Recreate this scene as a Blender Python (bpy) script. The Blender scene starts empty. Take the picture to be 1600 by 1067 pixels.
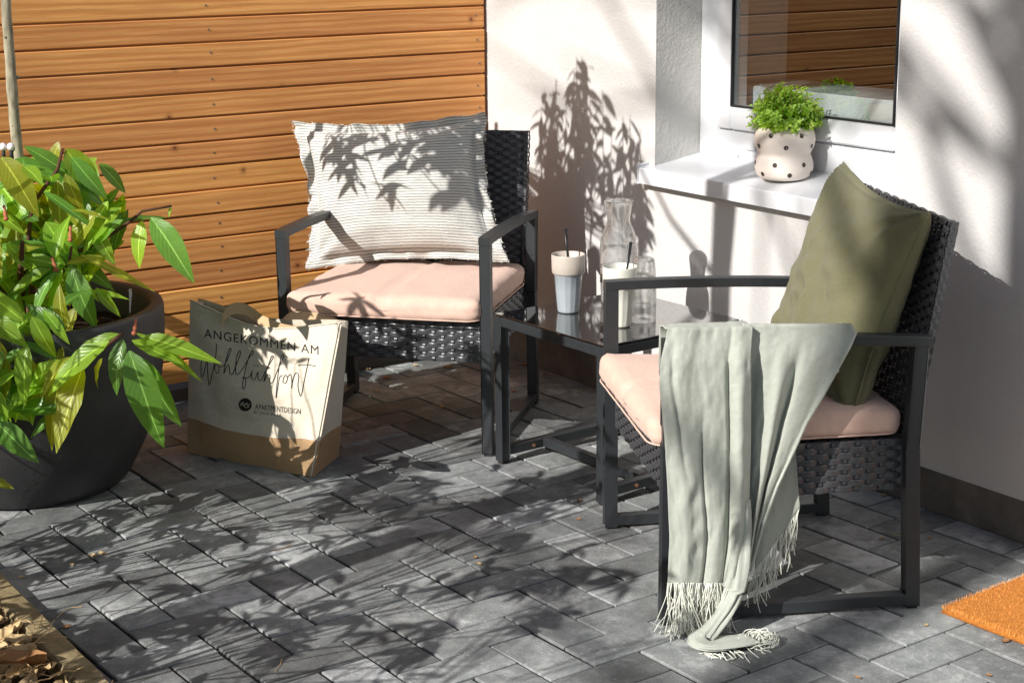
import bpy, bmesh, math, random
from mathutils import Vector, Matrix, noise
random.seed(7)
SC = bpy.context.scene
COL = SC.collection
# ------------------------------------------------------------------ camera
F = 2613.5
CP = Vector((-1.08395, -3.25357, 1.37833))
RT = Vector((0.83036257, -0.55712898, -0.0102616))
UP = Vector((0.14265897, 0.19474947, 0.97042314))
FW = Vector((0.53865241, 0.80726696, -0.24119211))
cam = bpy.data.objects.new('camera', bpy.data.cameras.new('camera'))
COL.objects.link(cam)
cam.matrix_world = Matrix(((RT.x, UP.x, -FW.x, CP.x), (RT.y, UP.y, -FW.y, CP.y), (RT.z, UP.z, -FW.z, CP.z), (0, 0, 0, 1)))
cam.data.sensor_width = 36.0
cam.data.lens = F / 1600 * 36.0
cam.data.clip_start = 0.05
cam.data.clip_end = 600
SC.camera = cam
# ------------------------------------------------------------------ light
SUN_AZ, SUN_EL = math.radians(10.5), math.radians(31.5)          # direction the light travels in (from +X), height
SD = Vector((math.cos(SUN_EL)*math.cos(SUN_AZ), math.cos(SUN_EL)*math.sin(SUN_AZ), -math.sin(SUN_EL)))
world = bpy.data.worlds.new('World'); SC.world = world; world.use_nodes = True
wn = world.node_tree.nodes; wl_ = world.node_tree.links
sky = wn.new('ShaderNodeTexSky'); sky.sky_type = 'NISHITA'; sky.sun_disc = False
sky.sun_elevation = SUN_EL
sky.sun_rotation = math.atan2(-SD.x, -SD.y)
sky.air_density = 1.0; sky.dust_density = 1.0; sky.ozone_density = 1.0
wn['Background'].inputs[1].default_value = 0.06
wl_.new(sky.outputs[0], wn['Background'].inputs[0])
sun = bpy.data.objects.new('sun', bpy.data.lights.new('sun', 'SUN')); COL.objects.link(sun)
sun.data.energy = 5.0; sun.data.angle = math.radians(0.3); sun.data.color = (1.0, 0.96, 0.905)
sun.location = -SD*20
sun.rotation_euler = (-SD).to_track_quat('Z', 'Y').to_euler()
SC.view_settings.view_transform = 'Standard'; SC.view_settings.look = 'None'
SC.view_settings.gamma = 1.0; SC.view_settings.exposure = 0.50
SC.render.engine = 'CYCLES'
SC.cycles.max_bounces = 10; SC.cycles.transparent_max_bounces = 12; SC.cycles.transmission_bounces = 10
# ------------------------------------------------------------------ pixel helpers (photo pixels 1600 x 1067)
def ray(x, y): return RT*((x-800)/F) + UP*(-(y-533.5)/F) + FW
def on(x, y, ax, val):
    d = ray(x, y); return CP + d*((val-CP[ax])/d[ax])
def gp(x, y, z=0.0): return on(x, y, 2, z)
def px(P):
    d = Vector(P)-CP; w = d.dot(FW); return (800+F*d.dot(RT)/w, 533.5-F*d.dot(UP)/w)
def atdist(x, y, w):                                             # w metres along the view axis
    return CP + ray(x, y)*w
# ------------------------------------------------------------------ materials
MATS = {}
class NB:
    def __init__(s, name):
        s.m = bpy.data.materials.new(name); s.m.use_nodes = True
        s.n = s.m.node_tree.nodes; s.l = s.m.node_tree.links
        s.b = s.n['Principled BSDF']; s.out = s.n['Material Output']
        MATS[name] = s.m
    def add(s, t, **kw):
        x = s.n.new(t)
        for k, v in kw.items():
            if k.startswith('i_'): x.inputs[k[2:].replace('_', ' ')].default_value = v
            else: setattr(x, k, v)
        return x
    def link(s, a, b): s.l.new(a, b)
    def coords(s, scale=(1, 1, 1), rnd=0.0, out='Object'):
        tc = s.add('ShaderNodeTexCoord'); mp = s.add('ShaderNodeMapping'); mp.inputs['Scale'].default_value = scale
        s.link(tc.outputs[out], mp.inputs['Vector'])
        if rnd:
            oi = s.add('ShaderNodeObjectInfo'); mu = s.add('ShaderNodeMath', operation='MULTIPLY'); mu.inputs[1].default_value = rnd
            cx = s.add('ShaderNodeCombineXYZ'); s.link(oi.outputs['Random'], mu.inputs[0])
            for i in range(3): s.link(mu.outputs[0], cx.inputs[i])
            s.link(cx.outputs[0], mp.inputs['Location'])
        return mp.outputs[0]
    def noise(s, v, scale, detail=4, rough=.55, dist=0.0):
        t = s.add('ShaderNodeTexNoise'); t.inputs['Scale'].default_value = scale; t.inputs['Detail'].default_value = detail
        t.inputs['Roughness'].default_value = rough; t.inputs['Distortion'].default_value = dist
        if v is not None: s.link(v, t.inputs['Vector'])
        return t.outputs['Fac']
    def ramp(s, f, stops):
        r = s.add('ShaderNodeValToRGB'); e = r.color_ramp.elements
        while len(e) < len(stops): e.new(.5)
        for k, (p, c) in zip(e, stops): k.position = p; k.color = (*c, 1) if len(c) == 3 else c
        s.link(f, r.inputs[0]); return r.outputs[0]
    def mix(s, f, a, b, mode='MIX'):
        m = s.add('ShaderNodeMix', data_type='RGBA', blend_type=mode)
        for k, v in ((0, f), (6, a), (7, b)):
            if hasattr(v, 'is_linked') or hasattr(v, 'links'): s.link(v, m.inputs[k])
            elif k == 0: m.inputs[0].default_value = v
            else: m.inputs[k].default_value = (*v, 1)
        return m.outputs[2]
    def math(s, op, a, b=None):
        m = s.add('ShaderNodeMath', operation=op)
        for i, v in enumerate((a, b)):
            if v is None: continue
            if hasattr(v, 'links'): s.link(v, m.inputs[i])
            else: m.inputs[i].default_value = v
        return m.outputs[0]
    def bump(s, h, strength=.3, dist=.002, prev=None):
        b = s.add('ShaderNodeBump'); b.inputs['Strength'].default_value = strength; b.inputs['Distance'].default_value = dist
        s.link(h, b.inputs['Height'])
        if prev is not None: s.link(prev, b.inputs['Normal'])
        return b.outputs[0]
    def fin(s, col=None, rough=None, nrm=None, spec=None, metal=None):
        for k, v in (('Base Color', col), ('Roughness', rough), ('Normal', nrm), ('Specular IOR Level', spec), ('Metallic', metal)):
            if v is None: continue
            if hasattr(v, 'links'): s.link(v, s.b.inputs[k])
            elif k == 'Base Color': s.b.inputs[k].default_value = (*v, 1)
            else: s.b.inputs[k].default_value = v
        return s.m

def simple(name, col, rough=.5, var=.12, scale=30, bump=.0, bd=.001, spec=.5, metal=0, rnd=0):
    n = NB(name); v = n.coords(rnd=rnd)
    f = n.noise(v, scale)
    c = n.mix(f, tuple(x*(1-var) for x in col), tuple(min(1, x*(1+var)) for x in col))
    nr = n.bump(n.noise(v, scale*4, 3), bump, bd) if bump else None
    return n.fin(c, rough, nr, spec, metal)

def fabric(name, c1, c2, thread=900, rough=.95, bump=.35, mott=9, stripes=None):
    n = NB(name); uv = n.add('ShaderNodeTexCoord').outputs['UV']
    w1 = n.add('ShaderNodeTexWave', wave_type='BANDS', bands_direction='X'); w2 = n.add('ShaderNodeTexWave', wave_type='BANDS', bands_direction='Y')
    for w in (w1, w2):
        n.link(uv, w.inputs['Vector']); w.inputs['Scale'].default_value = thread; w.inputs['Distortion'].default_value = .6; w.inputs['Detail'].default_value = 1
    h = n.math('ADD', w1.outputs['Fac'], w2.outputs['Fac'])
    f = n.noise(uv, mott, 6, .6); f2 = n.noise(uv, 70, 3)
    c = n.mix(f, c1, c2)
    c = n.mix(n.math('MULTIPLY', f2, .5), c, tuple(x*.66 for x in c1))
    if stripes: c = stripes(n, uv, c)
    nr = n.bump(h, bump, .0006); nr = n.bump(f2, .5, .003, nr)
    n.b.inputs['Sheen Weight'].default_value = .12; n.b.inputs['Sheen Roughness'].default_value = .6
    return n.fin(c, rough, nr, .15)

# stucco
def stucco(name, col):
    n = NB(name); v = n.coords()
    f = n.noise(v, 3, 5); g = n.noise(v, 95, 5, .65); h = n.noise(v, 24, 4)
    c = n.mix(f, tuple(x*.90 for x in col), col)
    st = n.ramp(n.noise(n.coords((1, 2.2, .35)), 2.2, 5, .7), [(.52, (0, 0, 0)), (.75, (1, 1, 1))]); c = n.mix(n.math('MULTIPLY', st, .12), c, tuple(x*.62 for x in col))
    sp = n.ramp(n.noise(v, 60, 2), [(.70, (0, 0, 0)), (.76, (1, 1, 1))])
    c = n.mix(n.math('MULTIPLY', sp, .10), c, (.5, .47, .43))
    nr = n.bump(g, .9, .003); nr = n.bump(h, .4, .005, nr)
    return n.fin(c, .92, nr, .2)
stucco('white_stucco', (.555, .545, .535))
stucco('reveal_stucco', (.57, .56, .535))
def plinth():
    n = NB('plinth_render'); v = n.coords(); f = n.noise(v, 9, 6, .65); g = n.noise(v, 120, 4)
    c = n.ramp(f, [(.3, (.085, .075, .068)), (.55, (.13, .118, .108)), (.75, (.19, .17, .15))])
    return n.fin(c, .9, n.bump(g, .5, .003), .2)
plinth()
def wood():
    n = NB('larch_wood')
    v = n.coords((1, 1, 1), 37.0)
    vs = n.coords((1.3, 18, 18), 37.0)
    warp = n.noise(n.coords((2.2, 9, 9), 37.0), 1.6, 3)
    w = n.add('ShaderNodeTexWave', wave_type='BANDS', bands_direction='Z'); w.inputs['Scale'].default_value = 15; w.inputs['Distortion'].default_value = 9.0
    w.inputs['Detail'].default_value = 3; w.inputs['Detail Scale'].default_value = .55; w.inputs['Detail Roughness'].default_value = .6
    n.link(n.coords((.12, 1, 1), 37.0), w.inputs['Vector'])
    grain = n.noise(n.coords((3, 120, 120), 37.0), 2.0, 4, .6)
    c = n.ramp(w.outputs['Fac'], [(.0, (.66, .275, .062)), (.4, (.80, .362, .090)), (.8, (.87, .435, .125))])
    g2 = n.ramp(n.noise(n.coords((1.1, 60, 60), 37.0), 2.6, 8, .7), [(.46, (0, 0, 0)), (.60, (1, 1, 1))])
    c = n.mix(n.math('MULTIPLY', g2, .50), c, (.50, .180, .036)); c = n.mix(n.math('MULTIPLY', grain, .30), c, (.58, .235, .055))
    c = n.mix(n.ramp(warp, [(.42, (0, 0, 0)), (.7, (.6, .6, .6))]), c, (.60, .25, .065))
    # knots
    sx = n.add('ShaderNodeSeparateXYZ'); n.link(n.coords((9, 9, 9), 37.0), sx.inputs[0]); cx = n.add('ShaderNodeCombineXYZ'); n.link(sx.outputs[0], cx.inputs[0]); n.link(sx.outputs[2], cx.inputs[1])
    vo = n.add('ShaderNodeTexVoronoi', feature='F1', voronoi_dimensions='2D'); vo.inputs['Scale'].default_value = 1.0; n.link(cx.outputs[0], vo.inputs['Vector'])
    sc = n.add('ShaderNodeSeparateColor'); n.link(vo.outputs['Color'], sc.inputs[0])
    dwarp = n.math('ADD', vo.outputs['Distance'], n.math('MULTIPLY', n.math('SUBTRACT', grain, .5), .05))
    k = n.ramp(dwarp, [(.03, (.9, .9, .9)), (.07, (.45, .45, .45)), (.16, (0, 0, 0))]); k = n.math('MULTIPLY', k, n.math('GREATER_THAN', sc.outputs[0], .945))
    ring = n.ramp(vo.outputs['Distance'], [(.0, (.10, .035, .012)), (.06, (.30, .105, .026))])
    c = n.mix(k, c, ring)
    oi = n.add('ShaderNodeObjectInfo'); hv = n.add('ShaderNodeHueSaturation')
    n.link(n.math('ADD', n.math('MULTIPLY', oi.outputs['Random'], .34), .90), hv.inputs['Value'])
    n.link(n.math('ADD', n.math('MULTIPLY', oi.outputs['Random'], .014), .494), hv.inputs['Hue'])
    hv.inputs['Saturation'].default_value = .97; n.link(c, hv.inputs['Color'])
    hh = n.math('ADD', n.math('MULTIPLY', w.outputs['Fac'], .6), grain)
    return n.fin(hv.outputs[0], .62, n.bump(hh, .35, .0012), .35)
wood()
def paver_mat():
    n = NB('concrete_paver'); v = n.coords((1, 1, 1), 61.0); oi = n.add('ShaderNodeObjectInfo')
    big = n.noise(v, 5.5, 3, .5, .6); mid = n.noise(v, 26, 7, .72); fine = n.noise(v, 190, 4, .7)
    c = n.ramp(mid, [(.25, (.165, .164, .166)), (.5, (.290, .287, .284)), (.8, (.48, .473, .462))])
    c = n.mix(n.math('MULTIPLY', fine, .85), c, (.10, .137, .136))
    # pale lime bloom: patchy, and much stronger on some stones
    r2 = n.math('FRACT', n.math('MULTIPLY', oi.outputs['Random'], 13.7))
    thr = n.math('SUBTRACT', 0.74, n.math('MULTIPLY', n.math('POWER', r2, 3.5), .28))
    s = n.math('MULTIPLY', n.math('SUBTRACT', n.math('ADD', n.math('MULTIPLY', big, .55), n.math('MULTIPLY', mid, .5)), n.math('MULTIPLY', thr, .87)), 6.0)
    s = n.math('MINIMUM', n.math('MAXIMUM', s, 0.0), .72)
    c = n.mix(s, c, (.46, .465, .475))
    wv = n.coords(out='Generated') if False else n.add('ShaderNodeNewGeometry').outputs['Position']
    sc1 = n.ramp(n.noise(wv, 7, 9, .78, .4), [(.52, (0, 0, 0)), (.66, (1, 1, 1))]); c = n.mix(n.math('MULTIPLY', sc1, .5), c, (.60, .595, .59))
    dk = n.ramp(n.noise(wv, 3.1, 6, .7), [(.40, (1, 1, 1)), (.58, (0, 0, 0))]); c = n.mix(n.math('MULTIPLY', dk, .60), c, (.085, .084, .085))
    sp = n.ramp(n.noise(v, 150, 2, .5), [(.66, (0, 0, 0)), (.72, (1, 1, 1))])
    c = n.mix(n.math('MULTIPLY', sp, .55), c, (.46, .44, .41))
    hv = n.add('ShaderNodeHueSaturation'); n.link(c, hv.inputs['Color'])
    n.link(n.math('ADD', n.math('MULTIPLY', oi.outputs['Random'], .75), .58), hv.inputs['Value'])
    nr = n.bump(fine, .9, .0016); nr = n.bump(mid, .5, .004, nr)
    return n.fin(hv.outputs[0], .72, nr, .42)
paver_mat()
simple('joint_sand', (.022, .020, .019), .95, .6, 120, .5, .003, .1)
simple('soil', (.07, .045, .028), .95, .5, 40, .9, .01, .1)
simple('lawn_ground', (.11, .12, .06), .95, .4, 8, .5, .02, .1)
def kerbm():
    n = NB('sandstone_kerb'); v = n.coords(); f = n.noise(v, 14, 6, .65)
    c = n.ramp(f, [(.3, (.12, .09, .045)), (.55, (.27, .21, .115)), (.8, (.38, .31, .19))])
    return n.fin(c, .9, n.bump(n.noise(v, 90, 5), .6, .004), .2)
kerbm()
simple('black_metal', (.021, .024, .027), .42, .25, 60, .05, .0005, .5)
simple('rubber', (.012, .012, .012), .7, .1)
def wickerm():
    n = NB('black_wicker'); v = n.coords(); f = n.noise(n.coords((8, 8, 60)), 14, 3)
    c = n.ramp(f, [(.3, (.030, .031, .035)), (.7, (.062, .064, .070))])
    return n.fin(c, .36, n.bump(f, .25, .001), .55)
wickerm()
fabric('blush_cotton', (.64, .435, .350), (.72, .505, .415), 420, .9, .25)
def lin(n, uv, c):
    return c
fabric('olive_linen', (.155, .150, .072), (.205, .198, .105), 300, .95, .6, 14)
fabric('sage_wool', (.50, .535, .465), (.60, .625, .55), 260, .95, .8, 14)
simple('sage_fringe', (.66, .67, .59), .9, .1, 40)
def muslin(n, uv, c):
    # fine wavy grey-blue rib lines and faint vertical gathers
    mp = n.add('ShaderNodeMapping'); mp.inputs['Scale'].default_value = (1, 1, 1); n.link(uv, mp.inputs['Vector'])
    w = n.add('ShaderNodeTexWave', wave_type='BANDS', bands_direction='Y', wave_profile='SIN'); w.inputs['Scale'].default_value = 16.0
    w.inputs['Distortion'].default_value = 1.2; w.inputs['Detail'].default_value = 2; w.inputs['Detail Scale'].default_value = 2.6
    n.link(mp.outputs[0], w.inputs['Vector'])
    m = n.ramp(w.outputs['Fac'], [(.56, (0, 0, 0)), (.86, (1, 1, 1))])
    return n.mix(m, c, (.27, .28, .285))
fabric('striped_muslin', (.68, .66, .60), (.76, .74, .69), 240, .95, .5, 10, muslin)
fabric('canvas', (.66, .585, .47), (.73, .655, .54), 260, .9, .35, 6)
fabric('jute', (.60, .37, .18), (.70, .46, .25), 110, .95, .9, 10)
fabric('handle_webbing', (.62, .43, .24), (.70, .50, .30), 160, .9, .6, 8)
simple('print_black', (.012, .012, .014), .75, .1)
simple('white_pvc', (.60, .61, .63), .28, .02, 10, .02, .001, .5)
simple('sill_white', (.60, .615, .64), .25, .02, 10, .02, .0006, .55)
simple('gasket', (.012, .012, .013), .6, .1)
simple('seam_grey', (.30, .30, .31), .6, .1)
simple('interior_dark', (.050, .044, .040), .9, .2, 4)
simple('interior_pale', (.46, .47, .46), .85, .05, 4)
simple('planter_fibre', (.032, .032, .034), .58, .5, 14, .45, .003, .45)
simple('potting_soil', (.030, .020, .014), .95, .5, 60, 1, .01, .1)
def barkm():
    n = NB('pale_bark'); v = n.coords((1, 1, .35)); f = n.noise(v, 42, 5, .65)
    c = n.ramp(f, [(.3, (.13, .11, .075)), (.55, (.33, .30, .215)), (.8, (.44, .41, .31))])
    return n.fin(c, .85, n.bump(f, .5, .003), .2)
barkm()
simple('twig_bark', (.085, .040, .022), .8, .4, 60, .5, .002, .2)
simple('green_stem', (.32, .24, .10), .6, .25, 60)
simple('petiole', (.42, .46, .14), .5, .15, 60)
simple('bud_scale', (.40, .13, .065), .7, .4, 90, .6, .002, .2)
def leafm(name, a, b, spot=.0, trans=.5):
    n = NB(name); v = n.coords(rnd=19.0); uv = n.add('ShaderNodeTexCoord').outputs['UV']; oi = n.add('ShaderNodeObjectInfo')
    f = n.noise(v, 22, 4)
    c = n.mix(f, a, b)
    sx = n.add('ShaderNodeSeparateXYZ'); n.link(uv, sx.inputs[0])
    mid = n.math('ABSOLUTE', n.math('SUBTRACT', sx.outputs[0], .5))
    rib = n.ramp(mid, [(.012, (1, 1, 1)), (.04, (0, 0, 0))])
    c = n.mix(n.math('MULTIPLY', rib, .75), c, tuple(min(1, x*2.1+.06) for x in b))
    vw = n.add('ShaderNodeTexWave', wave_type='BANDS', bands_direction='Y'); vw.inputs['Scale'].default_value = 3.2; vw.inputs['Distortion'].default_value = 1.0
    sk = n.add('ShaderNodeCombineXYZ'); n.link(n.math('SUBTRACT', sx.outputs[1], n.math('MULTIPLY', mid, .55)), sk.inputs[1]); n.link(sk.outputs[0], vw.inputs['Vector'])
    if spot:
        sp = n.ramp(n.noise(v, 130, 2), [(.66, (0, 0, 0)), (.71, (1, 1, 1))])
        c = n.mix(n.math('MULTIPLY', sp, spot), c, (.05, .03, .012))
    hv = n.add('ShaderNodeHueSaturation'); n.link(c, hv.inputs['Color'])
    n.link(n.math('ADD', n.math('MULTIPLY', oi.outputs['Random'], .5), .75), hv.inputs['Value'])
    nr = n.bump(vw.outputs['Fac'], .22, .0015)
    n.fin(hv.outputs[0], .34, nr, .5)
    tr = n.add('ShaderNodeBsdfTranslucent'); tc = n.add('ShaderNodeHueSaturation'); tc.inputs['Value'].default_value = 2.5; tc.inputs['Hue'].default_value = .485
    tc.inputs['Saturation'].default_value = 1.1
    n.link(hv.outputs[0], tc.inputs['Color']); n.link(tc.outputs[0], tr.inputs['Color']); n.link(nr, tr.inputs['Normal'])
    ms = n.add('ShaderNodeMixShader'); ms.inputs[0].default_value = trans
    n.link(n.b.outputs[0], ms.inputs[1]); n.link(tr.outputs[0], ms.inputs[2]); n.link(ms.outputs[0], n.out.inputs['Surface'])
leafm('leaf_bright', (.17, .33, .028), (.27, .43, .045))
leafm('leaf_dark', (.07, .18, .024), (.12, .25, .035), 0, .35)
leafm('leaf_olive', (.20, .24, .022), (.30, .32, .035), .6)
leafm('leaf_lime', (.22, .40, .04), (.45, .58, .16), 0, .4)
leafm('leaf_shrub', (.05, .12, .02), (.08, .16, .03), 0, .1)
simple('dead_leaf', (.30, .155, .065), .85, .5, 30, .4, .002, .2, rnd=5)
simple('dead_leaf_pale', (.50, .36, .19), .85, .3, 30, .4, .002, .2, rnd=5)
simple('straw', (.48, .32, .15), .85, .3, 30)
def ceramic(name, a, b):
    n = NB(name); v = n.coords(); f = n.noise(v, 16, 4); sp = n.ramp(n.noise(v, 240, 2), [(.68, (0, 0, 0)), (.73, (1, 1, 1))])
    c = n.mix(n.math('MULTIPLY', sp, .3), n.mix(f, a, b), (.25, .22, .18))
    n.b.inputs['Coat Weight'].default_value = .5; n.b.inputs['Coat Roughness'].default_value = .12
    return n.fin(c, .3, None, .5)
ceramic('glaze_bluegrey', (.27, .31, .345), (.36, .39, .41)); ceramic('glaze_band', (.42, .375, .325), (.52, .46, .40))
ceramic('glaze_cream', (.60, .60, .53), (.68, .68, .60)); ceramic('glaze_inside', (.68, .63, .54), (.74, .70, .62))
simple('black_steel', (.014, .014, .016), .3, .1)
simple('pot_matte', (.74, .665, .60), .72, .05, 14, .1, .0008, .3)
simple('dot_brown', (.040, .026, .020), .7, .2)
simple('coir', (.62, .235, .05), .95, .5, 160, .9, .006, .1)
simple('coir_light', (.74, .33, .09), .95, .3, 60)
simple('bulb_white', (.72, .68, .74), .3, .05)
simple('screw_steel', (.20, .17, .14), .5, .3, metal=.3)
simple('copper', (.6, .33, .2), .35, .2, metal=.9)
def thin_glass(name, ior=1.5, tint=(1, 1, 1), rough=0.0, extra=0.0, edge=1.0):
    n = NB(name); tr = n.add('ShaderNodeBsdfTransparent'); tr.inputs[0].default_value = (*tint, 1)
    gl = n.add('ShaderNodeBsdfGlossy'); gl.inputs['Roughness'].default_value = rough
    lw = n.add('ShaderNodeLayerWeight'); lw.inputs['Blend'].default_value = .5
    ms = n.add('ShaderNodeMixShader')
    tm = n.mix(n.math('POWER', lw.outputs['Facing'], 2.5), tint, tuple(x*edge for x in tint)); n.link(tm, tr.inputs[0])
    n.link(n.math('ADD', n.math('MULTIPLY', n.math('POWER', lw.outputs['Facing'], ior), .85), extra), ms.inputs[0]); n.link(tr.outputs[0], ms.inputs[1]); n.link(gl.outputs[0], ms.inputs[2]); n.link(ms.outputs[0], n.out.inputs['Surface'])
thin_glass('window_glass', 3.5, (.80, .84, .82), 0, .22)
n = NB('drinking_glass'); n.b.inputs['Transmission Weight'].default_value = 1.0; n.b.inputs['IOR'].default_value = 1.46; n.fin((.985, .995, .99), 0.0); tg = n.add('ShaderNodeBsdfTransparent'); mg = n.add('ShaderNodeMixShader'); mg.inputs[0].default_value = .3; n.link(n.b.outputs[0], mg.inputs[1]); n.link(tg.outputs[0], mg.inputs[2]); n.link(mg.outputs[0], n.out.inputs['Surface'])
n = NB('water'); n.b.inputs['Transmission Weight'].default_value = 1.0; n.b.inputs['IOR'].default_value = 1.33; n.fin((.97, .99, 1), 0.0); tg = n.add('ShaderNodeBsdfTransparent'); mg = n.add('ShaderNodeMixShader'); mg.inputs[0].default_value = .6; n.link(n.b.outputs[0], mg.inputs[1]); n.link(tg.outputs[0], mg.inputs[2]); n.link(mg.outputs[0], n.out.inputs['Surface'])
n = NB('black_glass'); n.b.inputs['Coat Weight'].default_value = 1.0; n.b.inputs['Coat Roughness'].default_value = .01; n.fin((.006, .006, .007), .05, None, .9)
# ------------------------------------------------------------------ mesh helpers
def tag(o, label=None, cat=None, group=None, kind=None):
    for k, v in (('label', label), ('category', cat), ('group', group), ('kind', kind)):
        if v: o[k] = v
    return o
def empty(name, loc=(0, 0, 0), rz=0.0):
    o = bpy.data.objects.new(name, None); o.location = loc; o.rotation_euler = (0, 0, rz); o.empty_display_size = .05
    COL.objects.link(o); return o
class MB:
    def __init__(s): s.v = []; s.f = []; s.uv = None
    def quad(s, *p):
        b = len(s.v); s.v += [tuple(q) for q in p]; s.f.append(tuple(range(b, b+len(p))))
    def box(s, lo, hi, bev=0.0):
        s.bar((Vector(lo)+Vector(hi))/2, [Vector((1, 0, 0)), Vector((0, 1, 0)), Vector((0, 0, 1))], [(hi[i]-lo[i])/2 for i in range(3)], bev)
    def bar(s, c, ax, h, bev=0.0):
        bm = bmesh.new(); bmesh.ops.create_cube(bm, size=2)
        for v in bm.verts: v.co = c + ax[0]*(v.co.x*h[0]) + ax[1]*(v.co.y*h[1]) + ax[2]*(v.co.z*h[2])
        if bev: bmesh.ops.bevel(bm, geom=bm.edges[:], offset=bev, segments=1, affect='EDGES', profile=.5)
        s.addbm(bm)
    def seg(s, p0, p1, w, h, up=(0, 0, 1), bev=0.0, ext=0.0):
        p0, p1 = Vector(p0), Vector(p1); d = (p1-p0).normalized(); p0 = p0-d*ext; p1 = p1+d*ext
        x = d.cross(Vector(up)).normalized(); z = x.cross(d)
        s.bar((p0+p1)/2, [x, d, z], [w/2, (p1-p0).length/2, h/2], bev)
    def addbm(s, bm):
        b = len(s.v); bm.verts.index_update(); s.v += [tuple(v.co) for v in bm.verts]
        s.f += [tuple(b+v.index for v in f.verts) for f in bm.faces]; bm.free()
    def grid(s, fn, nu, nv, closeu=False):
        b = len(s.v); m = nu if closeu else nu+1
        for j in range(nv+1):
            for i in range(m): s.v.append(tuple(fn(i/nu, j/nv)))
        for j in range(nv):
            for i in range(nu):
                a, c = i, (i+1) % m
                s.f.append((b+j*m+a, b+j*m+c, b+(j+1)*m+c, b+(j+1)*m+a))
    def tube(s, path, r, n=6, cap=True, flat=None):
        path = [Vector(p) for p in path]; b = len(s.v); N = len(path); prev = None
        for i, p in enumerate(path):
            t = (path[min(i+1, N-1)]-path[max(i-1, 0)]).normalized()
            a = prev if prev is not None else (Vector((0, 0, 1)) if abs(t.z) < .9 else Vector((1, 0, 0)))
            x = (a - t*a.dot(t)); x = x.normalized() if x.length > 1e-6 else t.orthogonal().normalized(); y = t.cross(x); prev = x
            rr = r[i] if isinstance(r, (list, tuple)) else r; k = flat or 1.0
            for q in range(n):
                an = 2*math.pi*q/n; s.v.append(tuple(p + x*math.cos(an)*rr + y*math.sin(an)*rr*k))
        for i in range(N-1):
            for q in range(n):
                s.f.append((b+i*n+q, b+i*n+(q+1) % n, b+(i+1)*n+(q+1) % n, b+(i+1)*n+q))
        if cap: s.f.append(tuple(b+q for q in reversed(range(n)))); s.f.append(tuple(b+(N-1)*n+q for q in range(n)))
    def lathe(s, prof, c, n=40, facet=None):
        b = len(s.v); c = Vector(c); M = len(prof)
        for (r, z) in prof:
            for q in range(n):
                an = 2*math.pi*q/n; rr = r*(facet(an, z) if facet else 1.0)
                s.v.append((c.x+rr*math.cos(an), c.y+rr*math.sin(an), c.z+z))
        for i in range(M-1):
            for q in range(n): s.f.append((b+i*n+q, b+i*n+(q+1) % n, b+(i+1)*n+(q+1) % n, b+(i+1)*n+q))
        if prof[0][0] > 1e-5: s.f.append(tuple(b+q for q in reversed(range(n))))
        if prof[-1][0] > 1e-5 and prof[-1][0] < 9: pass
    def mesh(s, name, mat, smooth=False, uv=None):
        me = bpy.data.meshes.new(name); me.from_pydata(s.v, [], s.f); me.materials.append(MATS[mat])
        if uv is not None:
            L = me.uv_layers.new(name='UVMap')
            for lp in me.loops: L.data[lp.index].uv = uv[lp.vertex_index]
        if smooth: me.polygons.foreach_set('use_smooth', [True]*len(me.polygons))
        me.update(); return me
    def build(s, name, mat, parent=None, smooth=False, uv=None):
        return link(name, s.mesh(name, mat, smooth, uv), parent)
def link(name, me, parent=None):
    o = bpy.data.objects.new(name, me); COL.objects.link(o)
    if parent is not None: o.parent = parent
    return o
def copy_tree(o, parent=None):
    c = o.copy(); COL.objects.link(c); c.parent = parent
    for ch in list(o.children): copy_tree(ch, c)
    return c
def lerp(a, b, t): return a+(b-a)*t
def poly_at(pts, t):                                              # piecewise linear (key, values...) table
    for a, b in zip(pts, pts[1:]):
        if t <= b[0]:
            k = (t-a[0])/(b[0]-a[0]) if b[0] > a[0] else 0
            k = max(0.0, min(1.0, k)); return tuple(lerp(x, y, k) for x, y in zip(a[1:], b[1:]))
    return pts[-1][1:]
def inpoly(x, y, P):
    r = False; j = len(P)-1
    for i in range(len(P)):
        if (P[i][1] > y) != (P[j][1] > y) and x < (P[j][0]-P[i][0])*(y-P[i][1])/(P[j][1]-P[i][1])+P[i][0]: r = not r
        j = i
    return r
def nz(*a): return noise.noise(Vector(a))
# ================================================================== SETTING
XW, YF = 1.873, 1.301
m = MB(); m.box((-150, -150, -.40), (150, 150, -.12)); tag(m.build('ground', 'lawn_ground'), kind='structure')
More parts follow.
